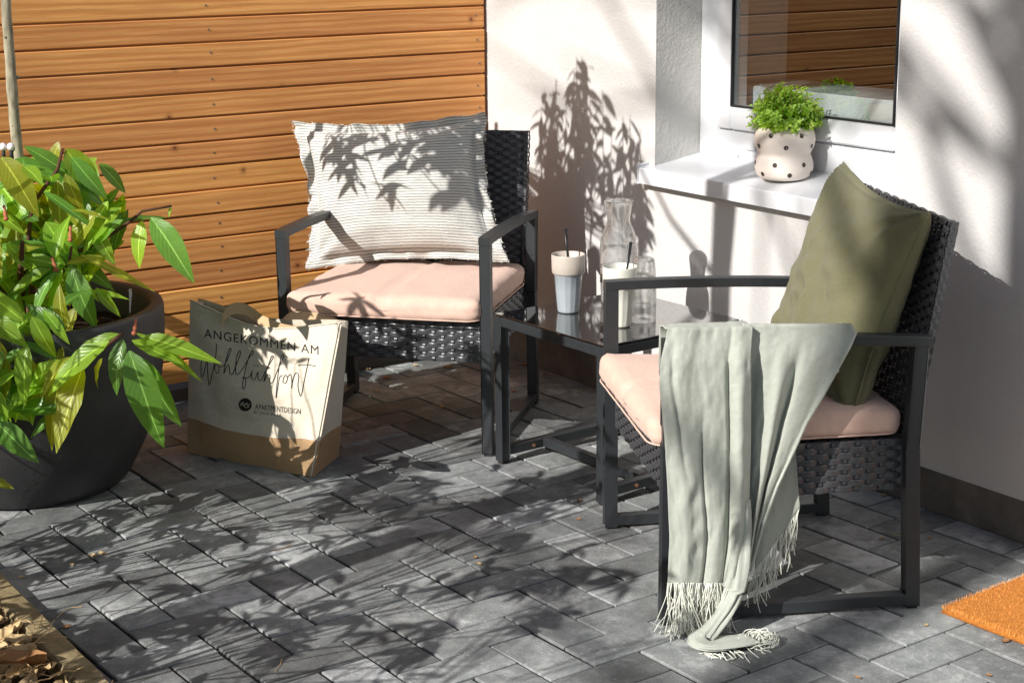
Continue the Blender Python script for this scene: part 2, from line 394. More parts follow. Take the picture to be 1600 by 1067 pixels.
# ---- patio with herringbone pavers
patio_mb = MB(); patio_mb.box((-.115, -3.6, -.10), (1.90, 1.52, -.0055))
patio = tag(patio_mb.build('patio', 'joint_sand'), kind='structure')
TH, SX = 0.04095, 1.0866
def gpt(i, j):
    a, b = i*.1*SX, -j*.1
    return Vector((a*math.cos(TH)-b*math.sin(TH), a*math.sin(TH)+b*math.cos(TH), 0))
def clip(P, nx, ny, c):                                           # keep nx*x+ny*y <= c
    out = []
    for a, b in zip(P, P[1:]+P[:1]):
        da, db = nx*a[0]+ny*a[1]-c, nx*b[0]+ny*b[1]-c
        if da <= 0: out.append(a)
        if (da < 0 < db) or (db < 0 < da):
            t = da/(da-db); out.append((lerp(a[0], b[0], t), lerp(a[1], b[1], t)))
    return out
def brick_mb(P, jit=0.0, ch=.0016, dep=.055):
    n = len(P); cx = sum(p[0] for p in P)/n; cy = sum(p[1] for p in P)/n
    mb = MB()
    def ring(off, z, jj=0):
        k = []
        for i in range(n):
            a, b, c = Vector((*P[i-1], 0)), Vector((*P[i], 0)), Vector((*P[(i+1) % n], 0))
            d1, d2 = (a-b).normalized(), (c-b).normalized(); q = b+(d1+d2)*off
            k.append((q.x+random.uniform(-jj, jj), q.y+random.uniform(-jj, jj), z+random.uniform(-jj, jj)*.6))
        return k
    R = [ring(0, -dep), ring(0, -ch*1.1, jit*.4), ring(ch, 0, jit*.4)]
    for r in R: mb.v += r
    for l in range(2):
        for i in range(n): mb.f.append((l*n+i, l*n+(i+1) % n, (l+1)*n+(i+1) % n, (l+1)*n+i))
    mb.f.append(tuple(2*n+i for i in range(n)))
    return mb
shared = {'H': [], 'V': []}
for o_, (w, l) in (('H', (2*.1*SX-.0065, .0956)), ('V', (.1*SX-.0085, .1952))):
    for k in range(4):
        shared[o_].append(brick_mb([(-w/2, -l/2), (w/2, -l/2), (w/2, l/2), (-w/2, l/2)], .0014).mesh('paver', 'concrete_paver'))
rest = MB(); n_pav = 0
for i in range(-4, 20):
    for j in range(-17, 38):
        k = (i+j) % 4
        if k == 0: (a, b), o_ = (1, 2), 'V'
        elif k == 2: (a, b), o_ = (2, 1), 'H'
        else: continue
        c = (gpt(i, j)+gpt(i+a, j+b))/2
        if o_ == 'H': w, l = 2*.1*SX-.0065, .0956
        else: w, l = .1*SX-.0085, .1952
        Pw = [(c.x+x*math.cos(TH)-y*math.sin(TH), c.y+x*math.sin(TH)+y*math.cos(TH)) for x, y in ((-w/2, -l/2), (w/2, -l/2), (w/2, l/2), (-w/2, l/2))]
        Q = clip(Pw, -1, 0, .113); Q = clip(Q, 1, 0, XW-.002) if len(Q) > 2 else Q; Q = clip(Q, 0, 1, 1.42) if len(Q) > 2 else Q; Q = clip(Q, 0, -1, 3.55) if len(Q) > 2 else Q
        if len(Q) < 3: continue
        ar = abs(sum(p[0]*q[1]-q[0]*p[1] for p, q in zip(Q, Q[1:]+Q[:1])))/2
        if ar < .0008: continue
        vx, vy = px(c)
        vis = (c-CP).dot(FW) > .5 and -90 < vx < 1690 and 400 < vy < 1125
        full = ar > w*l*.999
        if not vis:
            b = brick_mb(Q, .001); o0 = len(rest.v); rest.v += b.v; rest.f += [tuple(o0+t for t in f) for f in b.f]; continue
        if full:
            ob = link('paver', random.choice(shared[o_]), patio); ob.location = (c.x, c.y, random.uniform(-.0018, .0012)); ob.rotation_euler = (random.uniform(-.006, .006), random.uniform(-.006, .006), TH+random.uniform(-.006, .006))
            if random.random() < .5: ob.rotation_euler.z += math.pi
        else:
            b = brick_mb([(p[0]-c.x, p[1]-c.y) for p in Q], .0008); ob = b.build('paver', 'concrete_paver', patio); ob.location = (c.x, c.y, random.uniform(-.0018, .0008))
        n_pav += 1
tag(rest.build('outer_pavers', 'concrete_paver', patio), kind='stuff')
# ---- planting bed and kerb
m = MB()
def soil(u, v):
    x = lerp(-6, -.172, u); y = lerp(-6, 6, v); return (x, y, -.02+.02*nz(x*3, y*3, 1)+.012*nz(x*11, y*11, 4))
m.grid(soil, 70, 120); tag(m.build('planting_bed', 'soil', None, True), kind='structure')
kerb = empty('edging_kerb', (-.145, 0, -.1)); tag(kerb, 'low sandy edging stones between the pavers and the leaf-strewn bed', 'kerb')
y = -3.3
while y < 1.25:
    L = .42+random.uniform(-.03, .03); m = MB(); m.box((-.029, y, 0), (.028, y+L-.006, .122+random.uniform(-.004, .004)), .006)
    m.build('edging_stone', 'sandstone_kerb', kerb); y += L
# ---- wooden fence: horizontal larch boards
fence = empty('wooden_fence', (0, YF, 0)); tag(fence, 'slatted fence of warm orange-brown horizontal wooden boards behind the wicker chair', 'fence')
PITCH, FL, FR = .0712, -2.6, 1.862
m = MB(); m.box((-(FR-FL)/2, 0, -.0335), ((FR-FL)/2, .0150, .0322), .0022); m.box((-(FR-FL)/2, .0155, -.0335), ((FR-FL)/2, .0215, .0415), .0)
board_me = m.mesh('plank', 'larch_wood')
sm = MB(); sm.lathe([(.0034, 0), (.0034, .0008), (.0, .0011)], (0, 0, 0), 8); sc_me = sm.mesh('screw', 'screw_steel')
k = 0; z = .064
while z < 1.86:
    b = link('plank', board_me, fence); b.location = ((FL+FR)/2, random.uniform(-.0015, .0015), z+.0356); b.rotation_euler = (0, 0, random.uniform(-.0006, .0006))
    for xs in (1.835, .915, .04):
        s = link('screw', sc_me, b); s.location = (xs-(FL+FR)/2+random.uniform(-.008, .008), -.0002, random.uniform(-.006, .006)); s.rotation_euler = (math.radians(90), 0, 0)
    z += PITCH; k += 1
for xp in (1.83, .92, .03, -.9, -1.8, -2.55):
    m = MB(); m.box((xp-.035, .0235, .0), (xp+.035, .0935, 1.88), .004); m.build('post', 'larch_wood', fence)
m = MB(); m.box((-2.6, 1.34, -.1), (1.95, 1.42, .035)); tag(m.build('fence_footing', 'plinth_render'), kind='structure')
# ---- house wall with window
house = empty('house_wall', (XW, 0, 0)); tag(house, 'white stucco house wall with dark plinth and white framed window', 'wall')
WY0, WY1, WZ0, WZ1, WX = -.468, .440, .712, 1.92, 2.035
def wbox(mb, y0, y1, z0, z1, x0=XW, x1=XW+.30): mb.box((x0-XW, y0, z0), (x1-XW, y1, z1))
m = MB()
YN, YP = -6.0, 1.60
def face(mb, fn, nu, nv): mb.grid(fn, nu, nv)
def wallrect(y0, y1, z0, z1):
    face(m, lambda a, b: (0, lerp(y1, y0, a), lerp(z0, z1, b)), 2, 2)
wallrect(WY1, YP, .1, 2.9); wallrect(YN, WY0, .1, 2.9); wallrect(WY0, WY1, .1, WZ0-.03); wallrect(WY0, WY1, WZ1, 2.9)
m.quad((0, YP, .1), (0, YP, 2.9), (.3, YP, 2.9), (.3, YP, .1)); m.quad((0, YN, .1), (.3, YN, .1), (.3, YN, 2.9), (0, YN, 2.9)); m.quad((0, YN, 2.9), (.3, YN, 2.9), (.3, YP, 2.9), (0, YP, 2.9))
m.quad((0, YN, .1), (0, YP, .1), (.3, YP, .1), (.3, YN, .1))
m.build('wall_render', 'white_stucco', house)
m = MB(); dd = WX-XW+.06
m.quad((0, WY1, WZ0-.03), (0, WY1, WZ1), (dd, WY1, WZ1), (dd, WY1, WZ0-.03)); m.quad((0, WY0, WZ0-.03), (dd, WY0, WZ0-.03), (dd, WY0, WZ1), (0, WY0, WZ1)); m.quad((0, WY0, WZ1), (dd, WY0, WZ1), (dd, WY1, WZ1), (0, WY1, WZ1)); m.quad((0, WY0, WZ0-.03), (0, WY1, WZ0-.03), (dd, WY1, WZ0-.03), (dd, WY0, WZ0-.03))
m.build('window_reveal', 'reveal_stucco', house)
m = MB(); m.box((.0035, YN, -.12), (.25, YP, .122)); m.build('plinth', 'plinth_render', house)
win = empty('window', (WX-XW, 0, 0)); win.parent = house
m = MB()                                                          # fixed outer frame
fo = .085
m.box((0, WY1-fo, WZ0+.02), (.07, WY1, WZ1), .004); m.box((0, WY0, WZ0+.02), (.07, WY0+fo, WZ1), .004); m.box((0, WY0+fo, WZ1-fo), (.07, WY1-fo, WZ1), .004); m.box((0, WY0+fo, WZ0+.02), (.07, WY1-fo, WZ0+.105), .004)
m.build('frame', 'white_pvc', win)
m = MB(); so, si = fo+.003, fo+.062                              # sash, stands a little proud
z0s, z0g = WZ0+.108, WZ0+.172
m.box((-.014, WY1-si, z0s), (.05, WY1-so, WZ1-so), .005); m.box((-.014, WY0+so, z0s), (.05, WY0+si, WZ1-so), .005); m.box((-.014, WY0+si, WZ1-si), (.05, WY1-si, WZ1-so), .005); m.box((-.014, WY0+si, z0s), (.05, WY1-si, z0g), .005)
m.build('sash', 'white_pvc', win)
m = MB(); g = .0045
m.box((-.0155, WY1-si-g, z0g), (-.0065, WY1-si-.0005, WZ1-si)); m.box((-.0155, WY0+si+.0005, z0g), (-.0065, WY0+si+g, WZ1-si)); m.box((-.0155, WY0+si+g, z0g+.0005), (-.0065, WY1-si-g, z0g+g))
m.build('gasket', 'gasket', win)
m = MB(); m.quad((-.009, WY1-si, z0g), (-.009, WY0+si, z0g), (-.009, WY0+si, WZ1-si), (-.009, WY1-si, WZ1-si)); m.build('pane', 'window_glass', win)
m = MB()
for yy in (.215, -.345): m.box((-.006, yy-.019, WZ0+.055), (.001, yy+.019, WZ0+.078), .002)
m.build('drain_cap', 'white_pvc', win)
m = MB()
for yy in (.27, .05, -.36): m.tube([(-.0012, yy, WZ0+.033), (.002, yy, WZ0+.033)], .0045, 8)
m.build('screw_cap', 'seam_grey', win)
m = MB()                                                          # room behind the glass
x0, x1 = .08, 2.6
m.quad((x1, -2.0, -.2), (x1, 2.0, -.2), (x1, 2.0, 2.5), (x1, -2.0, 2.5)); m.quad((x0, 2.0, -.2), (x0, 2.0, 2.5), (x1, 2.0, 2.5), (x1, 2.0, -.2)); m.quad((x0, -2.0, -.2), (x1, -2.0, -.2), (x1, -2.0, 2.5), (x0, -2.0, 2.5))
m.quad((x0, -2, 2.5), (x1, -2, 2.5), (x1, 2, 2.5), (x0, 2, 2.5)); m.quad((x0, -2, -.2), (x0, 2, -.2), (x1, 2, -.2), (x1, -2, -.2))
for (a, b, c, d) in ((-2, WY0, -.2, 2.5), (WY1, 2, -.2, 2.5), (WY0, WY1, -.2, WZ0+.02), (WY0, WY1, WZ1, 2.5)): m.quad((x0, a, c), (x0, b, c), (x0, b, d), (x0, a, d))
m.build('room_interior', 'interior_dark', house).location = (WX-XW, 0, 0)
m = MB(); m.box((.075, WY0, z0g-.03), (.30, WY1+.02, z0g+.050), .004); m.build('inner_sill', 'sill_white', win)
m = MB(); m.box((.09, WY1-.075, z0g+.052), (.26, WY1-.04, 2.3)); m.build('curtain_edge', 'interior_pale', win)
# exterior sill: slopes gently outwards
sill = empty('window_sill', (0, 0, 0)); sill.parent = house
sx0, sx1, sz0, sz1 = -.036, WX-XW-.001, .709, .738
m = MB(); SY0, SY1 = WY0-.03, .478
pts = [(sx0, sz0-.044), (sx0, sz0-.004), (sx0+.004, sz0), (sx1, sz1), (sx1, sz1-.012), (sx0+.012, sz0-.014), (sx0+.012, sz0-.044)]
bq = len(m.v)
for yy in (SY0, SY1):
    for a, b in pts: m.v.append((a, yy, b))
for q in range(7): m.f.append((q, (q+1) % 7, 7+(q+1) % 7, 7+q))
m.build('sill_board', 'sill_white', sill)
m = MB()
for y0, y1 in ((SY1-.012, SY1+.004), (SY0-.004, SY0+.012)):
    P = [(sx0-.003, sz0-.046), (sx0-.003, sz0+.006), (sx1-.001, sz1+.012), (sx1-.001, sz1-.01), (sx0+.018, sz0-.02), (sx0+.018, sz0-.046)]
    b = len(m.v)
    for yy in (y0, y1):
        for a, c in P: m.v.append((a, yy, c))
    for q in range(6): m.f.append((b+q, b+(q+1) % 6, b+6+(q+1) % 6, b+6+q))
    m.f.append(tuple(b+q for q in reversed(range(6)))); m.f.append(tuple(b+6+q for q in range(6)))
m.build('end_cap', 'sill_white', sill)
# ================================================================== CHAIRS
PA = (1.04174, .55037, -.83815); PB = (1.03762, -.53450, -2.01381)
def to_local(pose, P):
    X, Y, t = pose; c, s = math.cos(t), math.sin(t); d = Vector(P)-Vector((X, Y, 0)); return Vector((c*d.x+s*d.y, -s*d.x+c*d.y, d.z))
def to_world(pose, P):
    X, Y, t = pose; c, s = math.cos(t), math.sin(t); return Vector((X+c*P[0]-s*P[1], Y+s*P[0]+c*P[1], P[2]))
def loc(pose, x, y, ax, val):                                     # pixel on a plane of the chair's own axes
    c0 = to_local(pose, CP); d = to_local(pose, CP+ray(x, y))-c0
    return c0+d*((val-c0[ax])/d[ax])
def weave(mb, O, U, V, N, W, H, cw=.0262, rh=.0122, amp=.0027, w=.0150, stakes=True):
    nx = max(2, round(W/cw)); cw = W/nx; ny = max(1, round(H/rh)); rh = H/ny; S = 6
    for r in range(ny):
        base = len(mb.v); jj = random.uniform(-.0005, .0005)
        for i in range(nx*S+1):
            x = W*i/(nx*S); o = amp*math.cos(math.pi*x/cw + math.pi*r)*1.0
            yc = (r+.5)*rh+jj
            for e, q in ((-.5, -.0006), (-.32, .0005), (.32, .0005), (.5, -.0006)):
                mb.v.append(tuple(O+U*x+V*(yc+e*w*min(1, rh/.0118))+N*(o+q)))
        for i in range(nx*S):
            for e in range(3): a = base+i*4+e; mb.f.append((a, a+4, a+5, a+1))
    if stakes:
        for c in range(nx+1):
            base = len(mb.v); ws = .0075
            for i in range(ny*2+1):
                y = H*i/(ny*2); o = -amp*.9*math.cos(math.pi*c + math.pi*(y/rh-.5))
                xx = min(max(c*cw, ws/2), W-ws/2)
                for e in (-.5, .5): mb.v.append(tuple(O+U*(xx+e*ws)+V*y+N*o))
            for i in range(ny*2): a = base+i*2; mb.f.append((a, a+1, a+3, a+2))
X_, Y_, Z_ = Vector((1, 0, 0)), Vector((0, 1, 0)), Vector((0, 0, 1))
def make_chair():
    r = empty('wicker_armchair'); UO = .2825                     # bar centre; outer face .2965
    for s in (-1, 1):
        m = MB(); m.seg((s*UO, .012, .006), (s*UO, .012, .575), .028, .026, (0, 1, 0), .002); l = m.build('leg', 'black_metal', r)
        g = MB(); g.box((s*UO-.011, .003, .0), (s*UO+.011, .022, .0065)); g.build('glide', 'rubber', l)
        m = MB(); m.seg((s*UO, .530, .006), (s*UO, .514, .345), .028, .026, (0, 1, 0), .002); m.seg((s*UO, .514, .343), (s*UO, .523, .558), .0275, .0255, (0, 1, 0), .002); l = m.build('leg', 'black_metal', r)
        g = MB(); g.box((s*UO-.011, .519, .0), (s*UO+.011, .541, .0065)); g.build('glide', 'rubber', l)
        m = MB(); m.seg((s*UO, .0255, .020), (s*UO, .5165, .020), .027, .025, (0, 0, 1), .002); m.build('bottom_rail', 'black_metal', r)
        m = MB(); N = 12; A0, A1 = -.003, .545                    # gently arched armrest
        b = len(m.v)
        for i in range(N+1):
            t = i/N; v = lerp(A0, A1, t); zt = lerp(.594, .577, t)+.026*t*(1-t); th = .021
            for du, dz in ((-.0145, -th), (.0145, -th), (.0155, -th+.002), (.0155, -.002), (.0145, 0), (-.0145, 0), (-.0155, -.002), (-.0155, -th+.002)):
                m.v.append((s*UO+du, v, zt+dz))
        for i in range(N):
            for q in range(8): m.f.append((b+i*8+q, b+i*8+(q+1) % 8, b+(i+1)*8+(q+1) % 8, b+(i+1)*8+q))
        m.f.append(tuple(b+q for q in reversed(range(8)))); m.f.append(tuple(b+N*8+q for q in range(8)))
        m.build('armrest', 'black_metal', r)
    # seat box: frame plus strands
    hw, zb, zt = .264, .252, .358; v0, v1 = .022, .512
    m = MB()
    for u in (-hw+.012, hw-.012): m.seg((u, v0+.02, zt-.012), (u, v1, zt-.012), .018, .018); m.seg((u, v0+.02, zb+.010), (u, v1, zb+.010), .014, .014)
    for v in (v0+.016, v1-.01): m.seg((-hw+.004, v, zt-.012), (hw-.004, v, zt-.012), .018, .018); m.seg((-hw+.004, v, zb+.010), (hw-.004, v, zb+.010), .014, .014)
    m.box((-hw+.02, v0+.025, zt-.008), (hw-.02, v1-.02, zt-.003))
    m.box((-hw+.004, v0+.0075, zb+.004), (hw-.004, v0+.0095, zt-.004)); m.box((hw-.0105, v0+.01, zb+.004), (hw-.0085, v1-.004, zt-.004)); m.box((-hw+.0085, v0+.01, zb+.004), (-hw+.0105, v1-.004, zt-.004))
    seat = m.build('seat', 'black_metal', r)
    m = MB()
    weave(m, Vector((-hw, v0, zb)), X_, Z_, -Y_, 2*hw, zt-zb)
    weave(m, Vector((hw, v0, zb)), Y_, Z_, X_, v1-v0, zt-zb); weave(m, Vector((-hw, v0, zb)), Y_, Z_, -X_, v1-v0, zt-zb); weave(m, Vector((-hw, v1, zb)), X_, Z_, Y_, 2*hw, zt-zb)
    for s in (-1, 1):
        weave(m, Vector((s*hw, v0, zt)), Y_, Vector((-s, 0, 0)), Z_, v1-v0, .028); 
    weave(m, Vector((-hw, v0, zt)), X_, Y_, Z_, 2*hw, .028)
    for (a, b) in ((-hw, v0), (hw, v0)): m.tube([(a*.992, b+.003, zb), (a*.992, b+.003, zt)], .006, 8)
    tag(m.build('wicker_strands', 'black_wicker', seat), kind='stuff')
    # backrest: bent frame plus strands, front and back skins
    bw = .262
    B0, B1 = Vector((0, .500, .270)), Vector((0, .585, .800)); d = (B1-B0).normalized(); H = (B1-B0).length; nb = Vector((1, 0, 0)).cross(d); nb = nb if nb.y < 0 else -nb
    m = MB(); e = .011
    path = [B0+X_*(-bw+e)-nb*.006, B1+X_*(-bw+e)-d*.03-nb*.006, B1+X_*(-bw+e+.02)-d*.011-nb*.006, B1+X_*(bw-e-.02)-d*.011-nb*.006, B1+X_*(bw-e)-d*.03-nb*.006, B0+X_*(bw-e)-nb*.006]
    m.tube(path, .0085, 8); m.tube([B0+X_*(-bw+e)-nb*.006, B0+X_*(bw-e)-nb*.006], .008, 8)
    m.tube([B0+X_*(-bw+e)-nb*.006+d*.19, B0+X_*(bw-e)-nb*.006+d*.19], .008, 8)
    back = m.build('backrest', 'black_metal', r, True)
    m = MB()
    weave(m, B0-X_*(bw-.002), X_, d, nb, 2*bw-.004, H, cw=.0235, rh=.0118, amp=.0030, w=.0140)
    for s in (-1, 1): weave(m, B0+X_*(s*bw)+nb*.001, -nb, d, X_*s, .017, H, cw=.0085, amp=.0008, w=.0165, stakes=False)
    weave(m, B1-X_*bw+nb*.001, X_, -nb, d, 2*bw, .017, rh=.0085, amp=.0015)
    tag(m.build('wicker_strands', 'black_wicker', back), kind='stuff')
    return r
chA = make_chair(); chB = copy_tree(chA)
for c_, P in ((chA, PA), (chB, PB)): c_.location = (P[0], P[1], 0); c_.rotation_euler = (0, 0, P[2])
tag(chA, 'black wicker armchair in front of the wooden fence, with striped pillow', 'armchair', 'black wicker armchairs')
tag(chB, 'black wicker armchair beside the window, blanket hanging over its arm', 'armchair', 'black wicker armchairs')
# ---- seat cushions
def seat_cushion(pose, seed, label):
    a, b, h, rr = .272, .262, .0310, .026; zc = .363+h; v_c = .240
    bm = bmesh.new(); bmesh.ops.create_cube(bm, size=2); bmesh.ops.subdivide_edges(bm, edges=bm.edges[:], cuts=27, use_grid_fill=True)
    mb = MB(); uv = []
    for v in bm.verts:
        p = Vector((v.co.x*a, v.co.y*b, v.co.z*h)); inn = Vector((max(-a+rr, min(a-rr, p.x)), max(-b+rr, min(b-rr, p.y)), max(-h+rr, min(h-rr, p.z))))
        d = p-inn
        if d.length > 1e-6: p = inn+d.normalized()*min(rr, d.length) if (abs(d.x) > 0)+(abs(d.y) > 0)+(abs(d.z) > 0) > 1 else inn+d.normalized()*rr
        fx, fy = 1-(p.x/a)**2, 1-(p.y/b)**2
        if p.z > 0: p.z += .013*max(0, fx)**.5*max(0, fy)**.5
        top = p.z > 0
        cr = math.exp(-((p.x+.006*nz(p.y*9, seed, 0))/.0075)**2)
        if top: p.z -= .011*cr*(.5+.5*abs(nz(p.y*12, seed, 3)))
        if p.y < -b+rr: p.y += .009*cr
        side = max(abs(p.x)/a, abs(p.y)/b)
        if side > .9: # piping pucker towards the lower seam
            q = (p.x if abs(p.y)/b > abs(p.x)/a else p.y)
            w = .0045*nz(q*55, p.z*18, seed)+.003*nz(q*140, p.z*30, seed+5)
            p += Vector((p.x/a, p.y/b, 0)).normalized()*w
        p += Vector((0, 0, .005*nz(p.x*6, p.y*6, seed)+.0030*nz(p.x*22, p.y*11, seed+2)+.0016*nz(p.x*50, p.y*22, seed+7)))*(1 if top else .1)
        if p.y < -.9*b: p.z += .004*(1-fx)
        v.co = p+Vector((0, v_c, zc)); uv.append((p.x+p.z*.5, p.y+p.z*.5))
    mb.addbm(bm)
    o = mb.build('seat_cushion', 'blush_cotton', None, True, uv)
    for zz, q in ((zc-h+.010, .0),):
        pm = MB(); pts = []; c_ = .045
        for cx, cy, a0 in ((a-c_, b-c_, 0), (-a+c_, b-c_, 1), (-a+c_, -b+c_, 2), (a-c_, -b+c_, 3)):
            for i in range(9):
                an = (a0+i/8)*math.pi/2; P = Vector((cx+(c_+.0005)*math.cos(an), cy+(c_+.0005)*math.sin(an)+v_c, zz)); pts.append(P)
        dense = []
        for A_, B_ in zip(pts, pts[1:]+pts[:1]):
            k_ = max(1, int((B_-A_).length/.02)); dense += [lerp(A_, B_, i/k_)+Vector((.0012*nz(i, k_, seed), .0012*nz(i, 3, seed), .0012*nz(A_.x*30+i, A_.y*30, seed))) for i in range(k_)]
        pm.tube(dense+[dense[0]], .0020, 6, False); pm.build('piping', 'blush_cotton', o, True, [(v[0], v[1]) for v in pm.v])
    o.location = (pose[0], pose[1], 0); o.rotation_euler = (0, 0, pose[2]); tag(o, label, 'cushion', 'blush seat cushions')
    return o
seat_cushion(PA, 1, 'blush pink seat cushion under the striped pillow')
seat_cushion(PB, 9, 'blush pink seat cushion under the olive green pillow and blanket')
# ---- pillows (own shape given by four corners)
def pillow(name, C4, T, mat, pose, label, N=56, pinch=.05, flange=0.0, ruff=0.0, seed=0, nrm=None, push=None, fold=.004, uvs=1.0):
    BL, BR, TR, TL = C4; n = nrm or (BR-BL).cross(TL-BL).normalized()
    top, bot = [], []; uv = []
    def base(s, t):
        S = .5+(s-.5)*(1-pinch*(1-(2*t-1)**2)); Tt = .5+(t-.5)*(1-pinch*(1-(2*s-1)**2)); cr_ = ((2*s-1)*(2*t-1))**6*.030*(1 if flange else .2); S += (.5-S)*cr_; Tt += (.5-Tt)*cr_
        return BL*(1-S)*(1-Tt)+BR*S*(1-Tt)+TR*S*Tt+TL*(1-S)*Tt
    mb = MB(); k = 1-2*flange
    for side in (1, -1):
        for j in range(N+1):
            for i in range(N+1):
                s, t = i/N, j/N; P = base(s, t)
                x, y = (2*s-1)/k, (2*t-1)/k
                ed = max(0.0, 1-x*x)*max(0.0, 1-y*y) if abs(x) < 1 and abs(y) < 1 else 0.0
                h = T*ed**.42
                wr = fold*(nz(s*5+seed, t*5, side*2)+.6*nz(s*11, t*11+seed, side))*min(1, ed*3+.25)
                # creases running from the corners
                for cx, cy in ((0, 0), (1, 0), (1, 1), (0, 1)):
                    dx, dy = s-cx, t-cy; rr = math.hypot(dx, dy); an = math.atan2(dy, dx); wr += fold*1.3*math.exp(-rr*5)*math.sin(an*11+seed+cx*2)*min(1, rr*7)
                q = 0
                if flange and (abs(x) > 1 or abs(y) > 1):
                    per = (t if abs(x) > abs(y) else s); e = min(1, max(abs(x), abs(y))-1)/(1/k-1)
                    q = ruff*e*(math.sin(per*34+seed+(3 if x > 0 else 0)+(y > 0))+.8*math.sin(per*17+1.3))+ .6*ruff*e*nz(s*16, t*16, seed)
                    P = P+(BR-BL)*(.006*e*nz(s*13, t*13, 3+seed))+(TL-BL)*(.006*e*nz(s*13, t*13, 8+seed))
                D = side*(h+wr*(.5 if side < 0 else 1)*(1 if not q else .2))+q+side*.0012
                if push: D += push(s, t, side)
                mb.v.append(tuple(P+n*D)); uv.append((s*uvs, t*uvs))
    M = (N+1)**2
    for j in range(N):
        for i in range(N):
            a = j*(N+1)+i; mb.f.append((a, a+1, a+N+2, a+N+1)); mb.f.append((M+a, M+a+N+1, M+a+N+2, M+a+1))
    rim = [i for i in range(N+1)]+[j*(N+1)+N for j in range(1, N+1)]+[N*(N+1)+i for i in range(N-1, -1, -1)]+[j*(N+1) for j in range(N-1, 0, -1)]
    for a, b in zip(rim, rim[1:]+rim[:1]): mb.f.append((a, M+a, M+b, b))
    o = mb.build(name, mat, None, True, uv); o.location = (pose[0], pose[1], 0); o.rotation_euler = (0, 0, pose[2])
    tag(o, label, 'pillow'); return o, base, n
def pl_tilt(pose, x, y, v0, z0, v1, z1):                           # pixel on the sloping plane through (v0,z0)-(v1,z1)
    c0 = to_local(pose, CP); d = to_local(pose, CP+ray(x, y))-c0
    nn = Vector((0, z1-z0, -(v1-v0))); P0 = Vector((0, v0, z0)); return c0+d*((P0-c0).dot(nn)/d.dot(nn))
tl = (.375, .44, .495, .86)
C4 = [pl_tilt(PA, *p, *tl) for p in ((476, 424), (800, 413), (762, 172), (452, 188))]
pl1, base1, n1 = pillow('throw_pillow', C4, .098, 'striped_muslin', PA, 'large off-white pillow with fine grey wavy stripes and frayed flange', 84, .12, .060, .0095, 1.0, fold=.009, uvs=1.0)
m = MB()                                                          # frayed threads along the flange
for k in range(300):
    e = k % 4; t = random.random(); s_, t_ = ((t, 0), (1, t), (t, 1), (0, t))[e]; P = base1(s_, t_)
    o = (base1(.5+(s_-.5)*1.06, .5+(t_-.5)*1.06)-P)*random.uniform(.10, .28)+n1*random.uniform(-.008, .008)
    o = o + Vector((random.uniform(-.003, .003), 0, random.uniform(-.003, .003)))
    m.tube([P-o*.3, P+o*.5, P+o+Vector((0, 0, -.001))], .0006, 3, False)
tag(m.build('frayed_edge', 'sage_fringe', pl1), kind='stuff')
G4 = [Vector((-.205, .375, .432)), Vector((.262, .392, .392)), Vector((.262, .540, .822)), Vector((-.215, .527, .858))]
def pushB(s, t, side):
    return -.012*math.sin(math.pi*min(1, max(0, t)))*0
pl2, base2, n2 = pillow('throw_pillow', G4, .084, 'olive_linen', PB, 'olive green linen pillow leaning in the chair by the window', 72, .115, 0, 0, 4.0, fold=.013, uvs=1.0)
m = MB(); N = 60                                                   # seam welt round the edge
pp_ = [base2(*q) for q in [(i/N, 0) for i in range(N)]+[(1, i/N) for i in range(N)]+[(1-i/N, 1) for i in range(N)]+[(0, 1-i/N) for i in range(N)]]
m.tube(pp_+[pp_[0]], .0022, 5, False); m.build('seam', 'olive_linen', pl2, True, [(v[0], v[2]) for v in m.v])
# ================================================================== SIDE TABLE
tb = empty('side_table', (1.455, .072, 0), math.radians(2.7)); tag(tb, 'low square side table with black glass top and black metal frame', 'table')
hs, zt = .2225, .404
for s in (-1, 1):
    for x in (-hs+.013, hs-.013):
        m = MB(); m.seg((x, s*(hs-.013), .008), (x, s*(hs-.013), zt-.006), .026, .026, (0, 1, 0), .002); l = m.build('leg', 'black_metal', tb)
        g = MB(); g.box((x-.010, s*(hs-.013)-.010, 0), (x+.010, s*(hs-.013)+.010, .0085)); g.build('glide', 'rubber', l)
    m = MB(); m.seg((-hs+.026, s*(hs-.013), .034), (hs-.026, s*(hs-.013), .034), .025, .025, (0, 0, 1), .002); m.build('bottom_rail', 'black_metal', tb)
    m = MB(); m.seg((-hs+.026, s*(hs-.013), zt-.019), (hs-.026, s*(hs-.013), zt-.019), .025, .025, (0, 0, 1), .002); m.build('top_rail', 'black_metal', tb)
    m = MB(); m.seg((s*(hs-.013), -hs+.026, zt-.0185), (s*(hs-.013), hs-.026, zt-.0185), .025, .025, (0, 0, 1), .002); m.build('top_rail', 'black_metal', tb)
m = MB(); m.seg((-.075, -hs+.026, .036), (-.075, hs-.026, .036), .024, .024, (0, 0, 1), .002); cb = m.build('crossbar', 'black_metal', tb)
m = MB(); m.tube([(-.118, -hs-.0005+.0, .034), (-.118, -hs-.004, .034)], .005, 8); m.tube([(-.118, hs-.0265, .034), (-.118, hs-.030, .034)], .005, 8); m.build('bolt', 'copper', tb)
m = MB(); m.box((-hs, -hs, zt-.0055), (hs, hs, zt+.0005), .0012); m.build('glass_top', 'black_glass', tb)
ZT = zt+.0008
